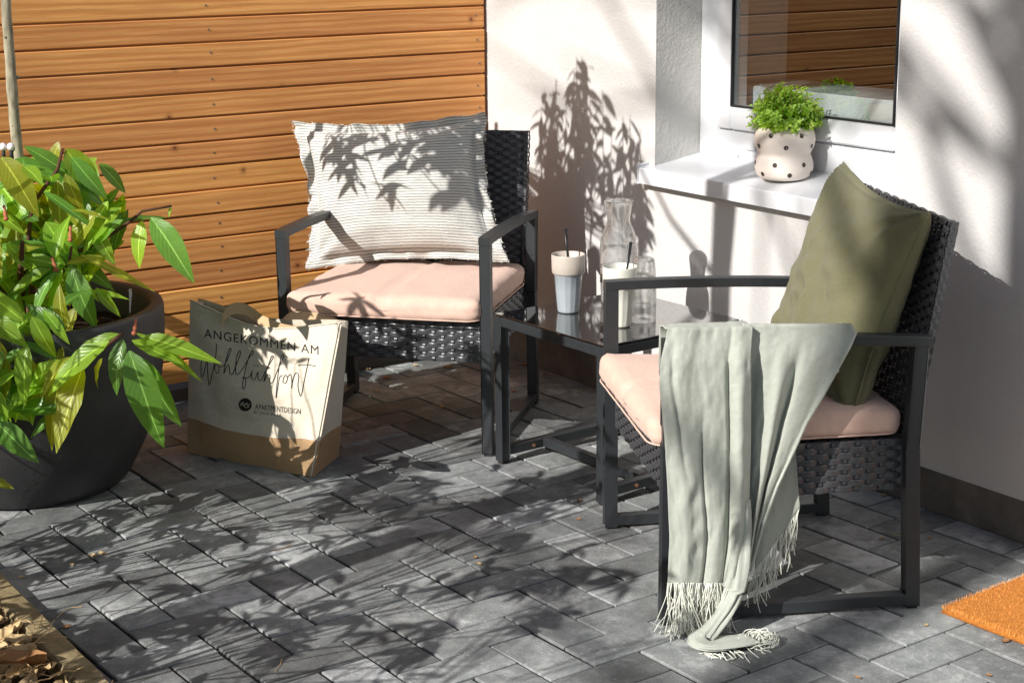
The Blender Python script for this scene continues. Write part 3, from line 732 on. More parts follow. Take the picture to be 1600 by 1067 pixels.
# ---- cups
def cup(x, y, body, band, label, lean):
    b = gp(x, y, ZT); r = empty('latte_cup', b); tag(r, label, 'cup', 'ribbed latte cups')
    fl = lambda an, z: 1.0-.030*abs(math.cos(an*7))*(1 if .004 < z < .098 else 0)
    m = MB(); m.lathe([(.024, 0), (.0275, .002), (.0285, .006), (.031, .03), (.0335, .06), (.0362, .096), (.0372, .0985), (.0372, .1)], (0, 0, 0), 84, fl); m.build('fluted_body', body, r, True)
    m = MB(); m.lathe([(.0372, .1), (.0408, .1025), (.0425, .106), (.0432, .125), (.0436, .150), (.0428, .1525), (.0415, .1515), (.0395, .125), (.0335, .1), (.0265, .03), (.0, .026)], (0, 0, 0), 56); m.build('band', band, r, True)
    m = MB(); m.lathe([(.0, .118), (.0388, .118)], (0, 0, 0), 40); m.build('drink', 'glaze_inside', r, True)
    sp = MB(); a = Vector((.004, -.006, .07)); t = a+Vector(lean)
    sp.tube([a, lerp(a, t, .5), t], [.0035, .0038, .0052], 8, True, .6); o = sp.build('spoon', 'black_steel', None, True); o.location = b
    tag(o, 'black spoon standing in '+('the blue-grey cup' if 'blue' in label else 'the cream cup'), 'spoon', 'black spoons')
    return r
cup(888, 487, 'glaze_bluegrey', 'glaze_band', 'blue-grey fluted cup with brownish rim band on the glass table', (-.013, .006, .150))
cup(968, 509, 'glaze_cream', 'glaze_cream', 'pale cream fluted cup partly hidden behind the chair arm', (.026, .0, .140))
# ---- carafe
cb_ = gp(966, 474, ZT); r = empty('carafe', cb_); tag(r, 'clear glass carafe half full of water on the black table', 'carafe')
prof = [(.030, .0), (.041, .002), (.0455, .010), (.0475, .05), (.049, .11), (.0495, .150), (.047, .175), (.040, .197), (.0325, .212), (.0305, .222), (.031, .235), (.0345, .257), (.0385, .274)]
inn = [(q-.0022, z) for q, z in reversed(prof[1:])]
m = MB(); m.lathe(prof+[(.0372, .2755)]+[(a, b+.002 if b < .02 else b) for a, b in inn]+[(.0, .006)], (0, 0, 0), 56); m.build('glass_body', 'drinking_glass', r, True)
m = MB(); m.lathe([(.0, .0085), (.040, .0085), (.0445, .013), (.0450, .05), (.0466, .11), (.0471, .150), (.0, .1502)], (0, 0, 0), 48); m.build('water', 'water', r, True)
m = MB()
for zz in (.06, .067, .074, .1): m.lathe([(.0488+.0001, zz), (.0489, zz+.0012)], (0, 0, 0), 40)
m.build('engraved_line', 'seam_grey', r)
# ---- stacked tumblers
for k, (dx, dz) in enumerate(((0, 0), (.001, .040))):
    b = gp(1004, 501, ZT)+Vector((dx, 0, dz)); r = empty('tumbler', b)
    tag(r, ('lower' if k == 0 else 'upper')+' clear ribbed tumbler of the upside-down stack beside the carafe', 'tumbler', 'stacked tumblers')
    P = [(.0335, .0), (.0330, .012), (.0322, .05), (.0300, .100), (.0270, .119), (.018, .124), (.0, .1245), (.0, .1175), (.022, .116), (.0262, .108), (.0292, .06), (.0310, .0)]
    m = MB(); m.lathe(P, (0, 0, 0), 60, lambda an, z: 1+.022*math.cos(an*10)*(1 if .01 < z < .118 else .2)); m.build('glass_wall', 'drinking_glass', r, True)
# ================================================================== TOTE BAG
FBL, FBR = Vector((.586, .844, 0)), Vector((.771, .458, 0)); DV = Vector((.138, .119, 0))
FTL, FTR = Vector((.6346, .8781, .4126)), Vector((.883, .484, .389)); TD = Vector((.034, .028, -.006))
bag = empty('tote_bag', (FBL+FBR)/2+DV/2); tag(bag, 'cream canvas tote bag with black lettering, jute base and tan handles', 'bag')
BO = bag.location
fnorm = (FBR-FBL).cross(Vector((0, 0, 1))).normalized()
fnorm = fnorm if fnorm.dot(CP-FBL) > 0 else -fnorm
def ftop(s): return lerp(FTL, FTR, s)+Vector((0, 0, -.050*math.sin(math.pi*min(1, s*1.0))**1.3*(1-.25*s)))
def bfront(s, t):
    P = lerp(lerp(FBL, FBR, s), ftop(s), t)
    bul = .020*math.sin(math.pi*s)*math.sin(math.pi*min(1, t*1.1))
    wr = .011*nz(s*4, t*4, 2)+.005*nz(s*9+3, t*7, 5)+.004*abs(nz(s*6-t*5, t*12, 9))+.006*math.exp(-((s-.93)/.03)**2)*(t)
    edge = min(1, s*12, (1-s)*12)
    return P+fnorm*(bul+wr*edge)-BO
def bback(s, t):
    P = lerp(lerp(FBL+DV, FBR+DV, s), ftop(s)+TD+Vector((0, 0, .02*math.sin(math.pi*s))), t)
    return P-fnorm*(.012*math.sin(math.pi*s)*math.sin(math.pi*t))-BO
def bside(front, back, s, fold):
    def fn(a, t):
        P = lerp(front(s, t), back(s, t), a); inw = (front(.5, t)-front(s, t)).normalized()
        return P+inw*(fold*math.sin(math.pi*a)*t)
    return fn
JT = .235
def sub(fn, t0, t1): return lambda a, b: fn(a, lerp(t0, t1, b))
def panel(name, fns, mat, off=0.0, par=bag):
    m = MB(); uv = []
    for fn, nu, nv in fns:
        b = len(m.v); m.grid(fn, nu, nv)
        for j in range(nv+1):
            for i in range(nu+1): uv.append((i/nu*.43, j/nv*.4))
    return m.build(name, mat, par, True, uv)
panel('front_panel', [(sub(bfront, JT, 1), 40, 30)], 'canvas'); panel('back_panel', [(sub(bback, JT, 1), 30, 20)], 'canvas')
panel('side_gusset', [(sub(bside(bfront, bback, 1.0, .03), JT, 1), 10, 24)], 'canvas'); panel('side_gusset', [(sub(bside(bfront, bback, 0.0, .03), JT, 1), 10, 24)], 'canvas')
panel('jute_base', [(sub(bfront, 0, JT), 40, 10), (sub(bback, 0, JT), 20, 6), (sub(bside(bfront, bback, 1, .03), 0, JT), 10, 10), (sub(bside(bfront, bback, 0, .03), 0, JT), 10, 10), (lambda a, b: lerp(bfront(a, 0), bback(a, 0), b)+Vector((0, 0, .001)), 20, 6)], 'jute')
m = MB(); m.tube([bfront(i/40, .997)+fnorm*.001 for i in range(41)], .0022, 5); m.tube([bfront(i/40, JT)+fnorm*.0006 for i in range(41)], .0012, 4); m.tube([bfront(.985, i/30)+fnorm*.002 for i in range(31)], .0022, 5)
m.build('hem', 'canvas', bag, True, [(v[0], v[2]) for v in m.v])
def handle(path, wdir):
    m = MB(); N = len(path)
    def cat(t):
        f = t*(N-1); i = min(N-2, int(f)); u = f-i; p0, p1, p2, p3 = path[max(0, i-1)], path[i], path[i+1], path[min(N-1, i+2)]
        return .5*((2*p1)+(p2-p0)*u+(2*p0-5*p1+4*p2-p3)*u*u+(3*p1-p0-3*p2+p3)*u**3)
    uv = []
    for side in (0, .002):
        m.grid(lambda a, b: cat(a)+wdir(a)*(b-.5)*.030+fnorm*side, 50, 3)
        uv += [(i/50*.4, j/3*.03) for j in range(4) for i in range(51)]
    return m.build('handle', 'handle_webbing', bag, True, uv)
def bp(x, y, d): return CP+ray(x, y)*d-BO
dB = (lerp(FTL, FTR, .4)-CP).dot(FW)
hp = [(348, 500, .03), (360, 484, .03), (380, 482, .03), (398, 492, .02), (412, 502, .0), (440, 514, -.012), (470, 518, -.012), (500, 512, -.004), (512, 524, .0)]
handle([bp(x, y, dB+d) for x, y, d in hp], lambda a: Vector((0.1, .15, .9)).normalized())
hp2 = [(440, 505, .06), (455, 494, .06), (490, 495, .05), (520, 502, .045), (535, 515, .05)]
handle([bp(x, y, dB+d) for x, y, d in hp2], lambda a: Vector((.45, .5, .5)).normalized())
# --- print: mapped on the front panel from photo pixels
def front_st(x, y):
    s, t = .5, .5
    for _ in range(12):
        P = px(bfront(s, t)+BO); e = (x-P[0], y-P[1]); h = 1e-3
        Ps, Pt = px(bfront(s+h, t)+BO), px(bfront(s, t+h)+BO)
        a, b, c, d = (Ps[0]-P[0])/h, (Pt[0]-P[0])/h, (Ps[1]-P[1])/h, (Pt[1]-P[1])/h; D = a*d-b*c
        s += (e[0]*d-b*e[1])/D; t += (a*e[1]-c*e[0])/D
    return s, t
def text_mesh(txt, name, P0, P1, hgt, spacing=1.0):
    cu = bpy.data.curves.new('t', 'FONT'); cu.body = txt; cu.space_character = spacing; cu.size = 1.0; cu.resolution_u = 3
    o = bpy.data.objects.new('t', cu); COL.objects.link(o); bpy.context.view_layer.update()
    me = bpy.data.meshes.new_from_object(o.evaluated_get(bpy.context.evaluated_depsgraph_get())); bpy.data.objects.remove(o)
    xs = [v.co.x for v in me.vertices]; ys = [v.co.y for v in me.vertices]; x0, x1, y1 = min(xs), max(xs), max(ys)
    for v in me.vertices:
        a = (v.co.x-x0)/(x1-x0); b = v.co.y/y1
        X, Y = lerp(P0[0], P1[0], a), lerp(P0[1], P1[1], a)-b*hgt
        s, t = front_st(X, Y); v.co = bfront(s, t)+fnorm*.0009
    me.materials.clear(); me.materials.append(MATS['print_black'])
    return link(name, me, bag)
text_mesh('ANGEKOMMEN AM', 'lettering', (319, 527), (498, 554), 13.5, 1.12)
text_mesh('APARTMENTDESIGN', 'lettering', (399, 639), (470, 647), 8.5, 1.0)
text_mesh('BY JULIA DE LA', 'lettering', (397, 645.5), (440, 650.5), 4.2, 1.1)
def strokes(name, lst, w, par=bag):
    m = MB()
    for pts in lst:
        N = len(pts); cur = []
        for i in range(N-1):
            p0, p1, p2, p3 = [Vector((*pts[max(0, min(N-1, q))], 0)) for q in (i-1, i, i+1, i+2)]
            for k in range(7):
                u = k/7; cur.append(.5*((2*p1)+(p2-p0)*u+(2*p0-5*p1+4*p2-p3)*u*u+(3*p1-p0-3*p2+p3)*u**3))
        cur.append(Vector((*pts[-1], 0))); b = len(m.v)
        for i, c in enumerate(cur):
            d = (cur[min(i+1, len(cur)-1)]-cur[max(i-1, 0)]); d = d.normalized() if d.length else Vector((1, 0, 0)); nn = Vector((-d.y, d.x, 0))
            for e in (-.5, .5):
                q = c+nn*(w*e); s, t = front_st(q.x, q.y); m.v.append(tuple(bfront(s, t)+fnorm*.0011))
        for i in range(len(cur)-1): m.f.append((b+2*i, b+2*i+1, b+2*i+3, b+2*i+2))
    return m.build(name, 'print_black', par)
# handwriting in zoom coordinates (origin 260,440, scale .3)
Zm = lambda L: [[(260+x*.3, 440+y*.3) for x, y in s] for s in L]
strokes('handwriting', Zm([
 [(186, 392), (182, 440), (184, 492), (196, 480), (214, 400), (216, 470), (224, 536), (240, 480), (258, 390), (262, 322)],
 [(262, 470), (252, 448), (262, 430), (276, 448), (272, 474), (258, 474)], [(274, 440), (296, 440), (316, 410), (338, 356), (330, 350), (314, 400), (300, 478), (316, 440), (328, 438), (332, 476), (346, 480), (366, 430), (388, 372), (380, 362), (366, 400), (362, 470), (374, 482), (400, 450), (436, 390), (452, 378), (448, 360), (428, 400), (408, 480), (396, 546), (404, 556), (414, 530), (412, 500), (396, 500), (430, 498), (444, 476)],
 [(448, 462), (446, 500), (462, 508), (478, 470), (480, 508), (496, 510), (520, 460), (556, 396), (548, 390), (530, 440), (508, 520), (526, 486), (540, 488), (540, 520), (556, 520), (584, 450), (612, 392), (606, 380), (592, 420), (578, 520), (572, 604), (580, 560), (590, 500), (606, 488)],
 [(612, 500), (608, 520), (622, 528), (632, 502), (622, 486), (612, 500)], [(632, 498), (648, 482), (654, 520), (652, 556), (660, 510), (676, 474), (690, 490), (686, 540), (694, 584), (704, 588), (722, 500), (744, 396)], [(684, 436), (730, 432), (780, 440)],
 [(458, 432), (459, 440)], [(476, 434), (477, 442)]]), 1.25)
m = MB(); cx_, cy_, rr_ = 383.5, 632, 10.3
ring = [front_st(cx_+rr_*math.cos(a*math.pi/16), cy_+rr_*1.0*math.sin(a*math.pi/16)) for a in range(32)]
m.v = [tuple(bfront(s, t)+fnorm*.0010) for s, t in ring]; m.f = [tuple(range(32))]; emb = m.build('emblem', 'print_black', bag)
_pb = MATS['print_black']; MATS['print_black'] = MATS['canvas']
def strokes_hi():
    m0 = strokes('emblem_line', [[(376, 634), (380, 628), (383, 633), (386, 629), (388, 634), (391, 630)], [(377, 629), (384, 636), (390, 635)]], .8)
    for v in m0.data.vertices: v.co += fnorm*.0006
strokes_hi(); MATS['print_black'] = _pb
# ================================================================== BLANKET over the near arm of chair B
bl = empty('throw_blanket', (PB[0], PB[1], 0), PB[2]); tag(bl, 'pale sage green fringed blanket draped over the armrest and trailing on the pavers', 'blanket')
def arm_z(v):
    t = max(0, min(1, (v+.003)/.548)); return lerp(.594, .577, t)+.026*t*(1-t)
def sstep(a, b, x):
    t = max(0.0, min(1.0, (x-a)/(b-a))); return t*t*(3-2*t)
def layer(name, table, fold, nu, nv, u0=.318, inside=.10, bottom=None, lift=.012, uvw=(.2, .6)):
    # table rows: (photo y, x left, x right); first row is where the cloth leaves the armrest top
    y0, y1 = table[0][0], table[-1][0]
    m = MB(); uv = []; NI = 10
    def outer(s, t):
        yb = bottom(s) if bottom else y1
        y = lerp(y0, yb, t); xl, xr = poly_at(table, y); x = lerp(xl, xr, s)
        return loc(PB, x, y, 0, u0+fold(s, t))
    for j in range(-NI, nv+1):
        for i in range(nu+1):
            s = i/nu
            if j >= 0: P = outer(s, j/nv)
            else:
                Q = outer(s, 0); t = -j/NI; za = arm_z(Q.y)+lift+.25*max(0, fold(s, .02))
                hump = fold(s, .0)
                if t < .5:                                        # over the top of the bar
                    a = t/.5; u = lerp(Q.x, .258-.004*s, a); zz = lerp(Q.z, za, math.sin(math.pi/2*min(1, a*2.2))) if a < .5 else za-.001*(a-.5)
                    P = Vector((u, Q.y+.002*a, max(zz, Q.z if a < .2 else arm_z(Q.y)+.004)))
                else:
                    a = (t-.5)/.5; P = Vector((.258-.006*math.sin(a*3), Q.y, za-.004-inside*a))
            m.v.append(tuple(P)); uv.append((s*uvw[0], -j/nv*uvw[1]))
    R = nv+NI+1
    for j in range(R-1):
        for i in range(nu): a = j*(nu+1)+i; m.f.append((a, a+1, a+nu+2, a+nu+1))
    # thickness: back skin
    o = m.build(name, 'sage_wool', bl, True, uv)
    so = o.modifiers.new('thick', 'SOLIDIFY'); so.thickness = .0022; so.offset = 0
    return outer
def fold_main(s, t):
    g = .35+.65*sstep(0, .35, t)
    f = .014*math.exp(-((s-.22)/.20)**2) + .006*math.exp(-((s-.60)/.10)**2)*g + .024*math.exp(-((s-.885)/.085)**2)*g
    f -= .012*math.exp(-((s-.755)/.026)**2)*g
    f -= .010*g*math.exp(-((s-(.46+.03*math.sin(t*9)))/.022)**2)*sstep(.3, .55, t)
    f -= .009*math.exp(-((s-(.10+.22*t))/.035)**2)*sstep(.02, .2, t)*(1-sstep(.45, .65, t))
    f += .005*nz(s*7, t*6, 1)+.0020*nz(s*14, t*12, 4)+.0008*nz(s*34, t*40, 7)+.0016*nz(s*9+t*14, t*5, 12)+.0012*abs(nz(s*11-t*9, t*20, 14))+.0022*math.sin(t*60+s*9)*math.exp(-((s-.42)/.12)**2)*sstep(.55, .7, t)*(1-sstep(.85, .95, t))
    return f+.016*sstep(0, .15, t)
main_tab = [(512, 1044, 1176), (530, 1040, 1175), (560, 1033, 1173), (600, 1030, 1173), (680, 1038, 1173), (760, 1043, 1171), (840, 1046, 1167), (912, 1043, 1157)]
om = layer('front_fold', main_tab, fold_main, 64, 90, .322, lift=.024)
def fold_flap(s, t):
    g = sstep(.02, .3, t)
    f = -.012*math.exp(-((s-.10)/.10)**2)*g
    f += .018*math.exp(-((s-(.36+.25*t))/.085)**2)*g - .015*math.exp(-((s-(.52+.20*t))/.05)**2)*g
    f += .010*math.exp(-((s-(.74))/.14)**2)*g
    f += .007*sstep(.93, .99, s)*(1-.3*t)
    f += .005*nz(s*5+9, t*5, 1)+.002*nz(s*12, t*12, 8)+.0007*nz(s*30, t*44, 2)+.0016*abs(nz(s*8+t*12, t*16, 11))
    return f+.012*sstep(0, .15, t)
flap_tab = [(506, 1160, 1330), (518, 1160, 1338), (540, 1160, 1329), (580, 1160, 1307), (620, 1160, 1285), (660, 1160, 1261), (700, 1160, 1243), (760, 1160, 1215), (820, 1160, 1193), (892, 1160, 1173)]
layer('folded_flap', flap_tab, fold_flap, 56, 80, .308, lift=.016)
m = MB(); flap_edge = []
for k in range(61):
    t = k/60; y = lerp(518, 888, t); xl, xr = poly_at(flap_tab, y); flap_edge.append(loc(PB, xr-1, y, 0, .3085+fold_flap(.985, (y-506)/386)))
m.tube(flap_edge, .0035, 6); m.build('hem_roll', 'sage_wool', bl, True, [(v[0], v[2]) for v in m.v])
def fold_back(s, t):
    return .002+.006*math.sin(s*5+1)*t+.003*nz(s*5, t*5, 3)-.006*t
def bot_back(s): return lerp(890, 792, s)
back_tab = [(560, 1175, 1234), (640, 1178, 1240), (700, 1179, 1243), (760, 1180, 1247), (792, 1180, 1250), (892, 1180, 1250)]
ob = layer('rear_fold', back_tab, fold_back, 30, 50, .297, .02, bot_back, lift=.008)
# tail: a twisted end that reaches the ground
tail_px = [(1160, 780, .345), (1160, 830, .348), (1155, 880, .352), (1148, 920, .360), (1132, 955, .372), (1110, 982, .385)]
tp = [loc(PB, x, y, 0, u) for x, y, u in tail_px]
for x, y, z in ((1094, 999, .017), (1102, 1008, .014), (1122, 1009, .013), (1150, 1005, .012), (1176, 1000, .009)): tp.append(to_local(PB, gp(x, y-3, z)))
fine = []
for i in range(len(tp)-1):
    p0, p1, p2, p3 = [tp[max(0, min(len(tp)-1, q))] for q in (i-1, i, i+1, i+2)]
    for k in range(6): u = k/6; fine.append(.5*((2*p1)+(p2-p0)*u+(2*p0-5*p1+4*p2-p3)*u*u+(3*p1-p0-3*p2+p3)*u**3))
fine.append(tp[-1])
m = MB(); N = len(fine); n_ = 26; uv = []
for i, p in enumerate(fine):
    t = (fine[min(i+1, N-1)]-fine[max(i-1, 0)]).normalized(); x = t.cross(Vector((0, 0, 1)) if abs(t.z) < .9 else Vector((1, 0, 0))).normalized(); y = x.cross(t); f = i/(N-1)
    for q in range(n_):
        an = 2*math.pi*q/n_; rr = lerp(.018, .012, f)*(1+.24*math.sin(an*3+f*6)+.20*math.sin(an*7-f*9)+.10*nz(math.cos(an)*2, math.sin(an)*2, f*8))*(.55+.45*min(1, f*5))
        P = p+x*math.cos(an)*rr*(1.2+.9*sstep(.45, .75, f))+y*math.sin(an)*rr*(.7-.45*sstep(.4, .7, f))
        P.z = max(P.z, .0035); m.v.append(tuple(P)); uv.append((q/n_*.12, f*.5))
for i in range(N-1):
    for q in range(n_): m.f.append((i*n_+q, i*n_+(q+1) % n_, (i+1)*n_+(q+1) % n_, (i+1)*n_+q))
m.f.append(tuple((N-1)*n_+q for q in range(n_)))
m.build('trailing_end', 'sage_wool', bl, True, uv)
fr = MB()
def strand(P, L, drift, r=.0009, floor=True):
    pts = [P]; d = Vector((random.gauss(0, .05), random.gauss(0, .07)+drift, -1)).normalized(); q = P.copy(); kx, ky = random.uniform(-.5, .5), random.uniform(-.6, .6)
    for i in range(6):
        d = (d+Vector((random.gauss(0, .09), random.gauss(0, .12)+ky*.06, -.05))).normalized(); q = q+d*(L/6); pts.append(Vector((q.x, q.y, max(.003, q.z))))
    fr.tube(pts, [r*1.25]+[r]*5+[r*1.2], 4)
for k in range(130):
    s = random.uniform(.0, .86); P = om(s, 1.0); P.z += .004; P.x += random.uniform(-.004, .006); strand(P, random.uniform(.095, .145), -.05)
for k in range(62):
    s = random.uniform(.02, 1); P = ob(s, .998); strand(P, random.uniform(.06, .105), -.12)
E0 = tp[-1]
for k in range(46):                                               # loops of thread lying round the end
    a0 = random.uniform(-2.2, 1.2); R = random.uniform(.012, .034); c = E0+Vector((random.uniform(-.006, .012), random.uniform(-.016, .014), 0)); pts = []
    w0 = to_local(PB, to_world(PB, E0)+Vector((.83, -.55, 0)))-E0; w1 = Vector((-w0.y, w0.x, 0))
    for i in range(9):
        a = a0+i/8*random.uniform(2.2, 3.4)*.9; pts.append(c+w0*(R*math.cos(a)+.010)+w1*(R*math.sin(a))+Vector((0, 0, -c.z+.004+.016*random.random()*math.sin(math.pi*i/8))))
    fr.tube(pts, .0011, 4)
for k in range(26):
    i = random.randrange(int(N*.62), N); P = fine[i]; w0 = to_local(PB, to_world(PB, P)+Vector((-.3, -.95, 0)))-P; pts = [Vector((P.x, P.y, .012))]
    for j in range(5): pts.append(pts[-1]+w0*random.uniform(.004, .012)+Vector((random.gauss(0, .006), random.gauss(0, .006), 0))); pts[-1].z = max(.003, pts[-1].z-.003)
    fr.tube(pts, .0011, 4)
tag(fr.build('fringe', 'sage_fringe', bl, True), kind='stuff')
# ================================================================== PLANTER, RHODODENDRON, SLIM TREE
PC = Vector((.165, .845, 0)); RIM, ZR = .355, .462
pot = empty('planter', PC); tag(pot, 'large rounded black planter standing on the pavers at the fence', 'planter')
prof = [(.205, 0), (.228, .006), (.250, .03), (.292, .11), (.325, .20), (.345, .30), (.354, .39), (RIM, ZR-.010), (RIM-.004, ZR), (RIM-.030, ZR), (RIM-.036, ZR-.008), (.312, .36), (.30, .30)]
m = MB(); m.lathe(prof, (0, 0, 0), 72); m.build('pot_body', 'planter_fibre', pot, True)
m = MB(); m.grid(lambda a, b: (.318*b*math.cos(a*2*math.pi), .318*b*math.sin(a*2*math.pi), .385+.014*nz(b*9*math.cos(a*6.28), b*9*math.sin(a*6.28), 2)), 48, 12, True); m.build('potting_soil', 'potting_soil', pot, True)
def leaf_mesh(name, mat, w=.32, droop=.22, cup=.18, wavy=.03, seed=0, nl=10):
    # unit leaf along +Y, face +Z, petiole first .1
    m = MB(); uv = []; nc = 6
    for j in range(nl+1):
        t = j/nl; wd = w*.5*(math.sin(math.pi*min(1, t**.80))**.85)*(1-.10*t) if 0 < t < 1 else 0.0015
        if t == 0: wd = .012
        for i in range(nc+1):
            s = i/nc*2-1; z = -droop*t*t + cup*wd*abs(s)**1.3 + wavy*math.sin(t*17+s*2+seed)*abs(s)*wd*3
            x = s*wd; m.v.append((x+.03*math.sin(t*3+seed)*t, t-.08*droop*t*t, z)); uv.append((i/nc, t))
    for j in range(nl):
        for i in range(nc): a = j*(nc+1)+i; m.f.append((a, a+1, a+nc+2, a+nc+1))
    return m.mesh(name, mat, True, uv)
LV = {k: [leaf_mesh('leaf', mt, random.uniform(.33, .41), random.uniform(.05, .35), random.uniform(.1, .35), .03, q*1.7) for q in range(4)] for k, mt in (('b', 'leaf_bright'), ('d', 'leaf_dark'), ('o', 'leaf_olive'))}
rh = empty('rhododendron', PC+Vector((0, 0, .38))); tag(rh, 'rhododendron with large glossy green leaves growing in the black planter', 'plant')
RO = rh.location
def place_leaf(base, tip, up, kind, wscale=1.0, par=rh, O=RO):
    d = tip-base; L = d.length; y = d/L; x = y.cross(up); x = x.normalized() if x.length > 1e-4 else y.orthogonal().normalized(); z = x.cross(y)
    o = link('leaf', random.choice(LV[kind]), par)
    M3 = Matrix((x*L*wscale, y*L, z*L)).transposed(); M4 = M3.to_4x4(); M4.translation = base-O; o.matrix_local = M4
    return o
stem = MB(); twig = MB(); pet = MB(); BUDS = []
def branch(pts, r0, r1, mb): mb.tube(pts, [lerp(r0, r1, i/(len(pts)-1)) for i in range(len(pts))], 7)
def bud(P, d, s=.011):
    m = MB(); d = d.normalized(); N = 7; pts = [P+d*(s*3.4*i/N) for i in range(N+1)]; m.tube([q-RO for q in pts], [s*.35]+[s*(.55+.25*math.sin(i*2.4))*(1-.65*i/N) for i in range(1, N+1)], 7); m.build('bud', 'bud_scale', rh, True)
toC = (CP-PC).normalized()
hubs = []
def dist_of(P): return (P-CP).dot(FW)
D0 = dist_of(PC+Vector((0, 0, .5)))
# leaves read from the photograph: base px, tip px, depth offset to the planter (m, - is nearer), kind, width, extra tip depth
spec = [
 (236, 340, 301, 430, -.12, 'd', 1.05, -.05), (222, 345, 208, 416, -.11, 'b', .95, -.02), (38, 229, 152, 290, -.22, 'd', .62, .02), (103, 233, 155, 300, -.16, 'b', 1.25, .03),
 (155, 256, 203, 300, -.08, 'd', 1.0, .03), (92, 222, 72, 268, -.06, 'o', 1.2, 0), (2, 246, 58, 328, -.30, 'o', 1.3, -.03), (90, 282, 96, 368, -.10, 'o', 1.1, 0), (102, 272, 128, 338, -.14, 'o', 1.0, 0),
 (112, 418, 140, 514, -.32, 'd', 1.15, -.03), (186, 522, 84, 556, -.38, 'b', .62, -.02), (170, 533, 56, 602, -.42, 'b', .75, -.03), (192, 530, 172, 614, -.44, 'd', .95, -.03), (202, 548, 250, 700, -.46, 'd', .98, -.03),
 (222, 526, 338, 550, -.40, 'b', .55, -.05), (206, 532, 288, 568, -.36, 'b', .6, 0), (212, 556, 284, 668, -.40, 'd', .72, 0), (212, 520, 322, 590, -.34, 'b', .4, .02), (42, 538, 24, 634, -.40, 'b', .92, -.03), (100, 566, 58, 704, -.36, 'o', .72, -.02), (130, 572, 82, 708, -.40, 'o', .85, -.02),
 (-6, 660, 58, 716, -.42, 'd', 1.1, -.03), (125, 398, 243, 452, -.20, 'o', .32, 0), (68, 300, 152, 352, -.24, 'd', .42, .02), (60, 345, 10, 318, -.18, 'd', 1.0, .05), (96, 330, 180, 330, -.05, 'd', .9, .04), (150, 330, 92, 395, -.12, 'o', 1.1, .0), (178, 392, 192, 318, -.02, 'd', .8, .03),
 (92, 415, 14, 392, -.30, 'b', .7, .0), (86, 408, 98, 330, -.26, 'b', .85, .0), (80, 420, 12, 452, -.33, 'b', .8, -.02), (88, 425, 36, 490, -.34, 'd', .85, -.02), (98, 422, 70, 498, -.30, 'b', .7, 0), (104, 412, 168, 396, -.24, 'o', .7, .03), (100, 418, 160, 470, -.22, 'b', .6, .02),
 (140, 455, 202, 462, -.18, 'b', .5, .0), (150, 450, 188, 496, -.2, 'b', .7, .0), (30, 545, -30, 600, -.35, 'd', .9, 0), (36, 535, 92, 560, -.33, 'd', .7, 0), (20, 520, 60, 470, -.3, 'b', .8, 0), (26, 545, 70, 640, -.34, 'o', .9, 0), (12, 560, -10, 660, -.36, 'o', 1.0, 0),
 (8, 420, -40, 480, -.3, 'd', 1, 0), (6, 400, 62, 372, -.28, 'o', .9, 0), (10, 380, 52, 420, -.3, 'b', .9, 0), (-10, 330, 40, 362, -.26, 'b', .9, 0), (-12, 300, 30, 268, -.2, 'd', .9, 0), (-20, 450, 30, 500, -.32, 'b', .9, 0), (-30, 520, 20, 560, -.36, 'o', .9, 0), (-40, 600, 10, 690, -.36, 'd', .9, 0),
 (180, 350, 262, 326, -.06, 'd', .35, .03), (268, 322, 262, 340, -.1, 'b', .8, 0), (240, 345, 262, 405, -.08, 'o', .8, .04), (120, 480, 84, 545, -.3, 'o', .9, 0), (160, 560, 132, 610, -.3, 'o', .8, .05), (222, 560, 236, 640, -.34, 'b', .6, .03), (-20, 745, 22, 762, -.42, 'o', 1.0, 0)]
for (x0, y0, x1, y1, dd_, kd, ws, td) in spec:
    if y0 < 500 and dd_ < -.14: dd_ = -.14+(dd_+.14)*.25
    b = atdist(x0, y0, D0+dd_); t = atdist(x1, y1, D0+dd_+td)
    up = ((CP-b).normalized()*random.uniform(.35, .7)+Vector((-.45, -.1, .75))).normalized()
    place_leaf(b, t, up, kd, ws)
# branches from the photograph
def pth(L): return [atdist(x, y, D0+d)-RO for x, y, d in L]
branch(pth([(60, 470, 0), (88, 440, -.14), (108, 410, -.15), (112, 385, -.15)]), .005, .0035, twig)
branch(pth([(60, 500, 0), (112, 398, -.1), (165, 372, -.10), (205, 345, -.11), (222, 330, -.11), (268, 322, -.11)]), .006, .003, twig)
branch(pth([(40, 560, -.05), (110, 575, -.30), (160, 545, -.37), (192, 520, -.42)]), .006, .004, twig)
branch(pth([(20, 500, 0), (40, 540, -.3), (30, 535, -.34)]), .006, .004, twig)
branch(pth([(0, 520, 0), (40, 420, -.1), (50, 320, -.14), (90, 265, -.15), (98, 232, -.15)]), .007, .0035, twig)
branch(pth([(-40, 520, 0), (-30, 420, -.1), (-14, 320, -.2), (-5, 250, -.25)]), .007, .0035, twig)
for a in range(7):
    an = a*.9; e = Vector((.22*math.cos(an), .22*math.sin(an), random.uniform(.15, .30))); branch([Vector((.02*math.cos(an), .02*math.sin(an), -.005)), e*.5+Vector((0, 0, .05)), e], .011, .005, twig)
twig.build('branch', 'twig_bark', rh, True)
for x, y, d, dx, dy in ((209, 524, -.43, 4, -30), (110, 378, -.17, 0, -30), (88, 425, -.18, -5, -18), (10, 345, -.18, -4, -25), (22, 520, -.36, -10, -30), (8, 505, -.36, -14, -14)):
    P = atdist(x, y, D0+d); bud(P, atdist(x+dx, y+dy, D0+d)-P, .0115)
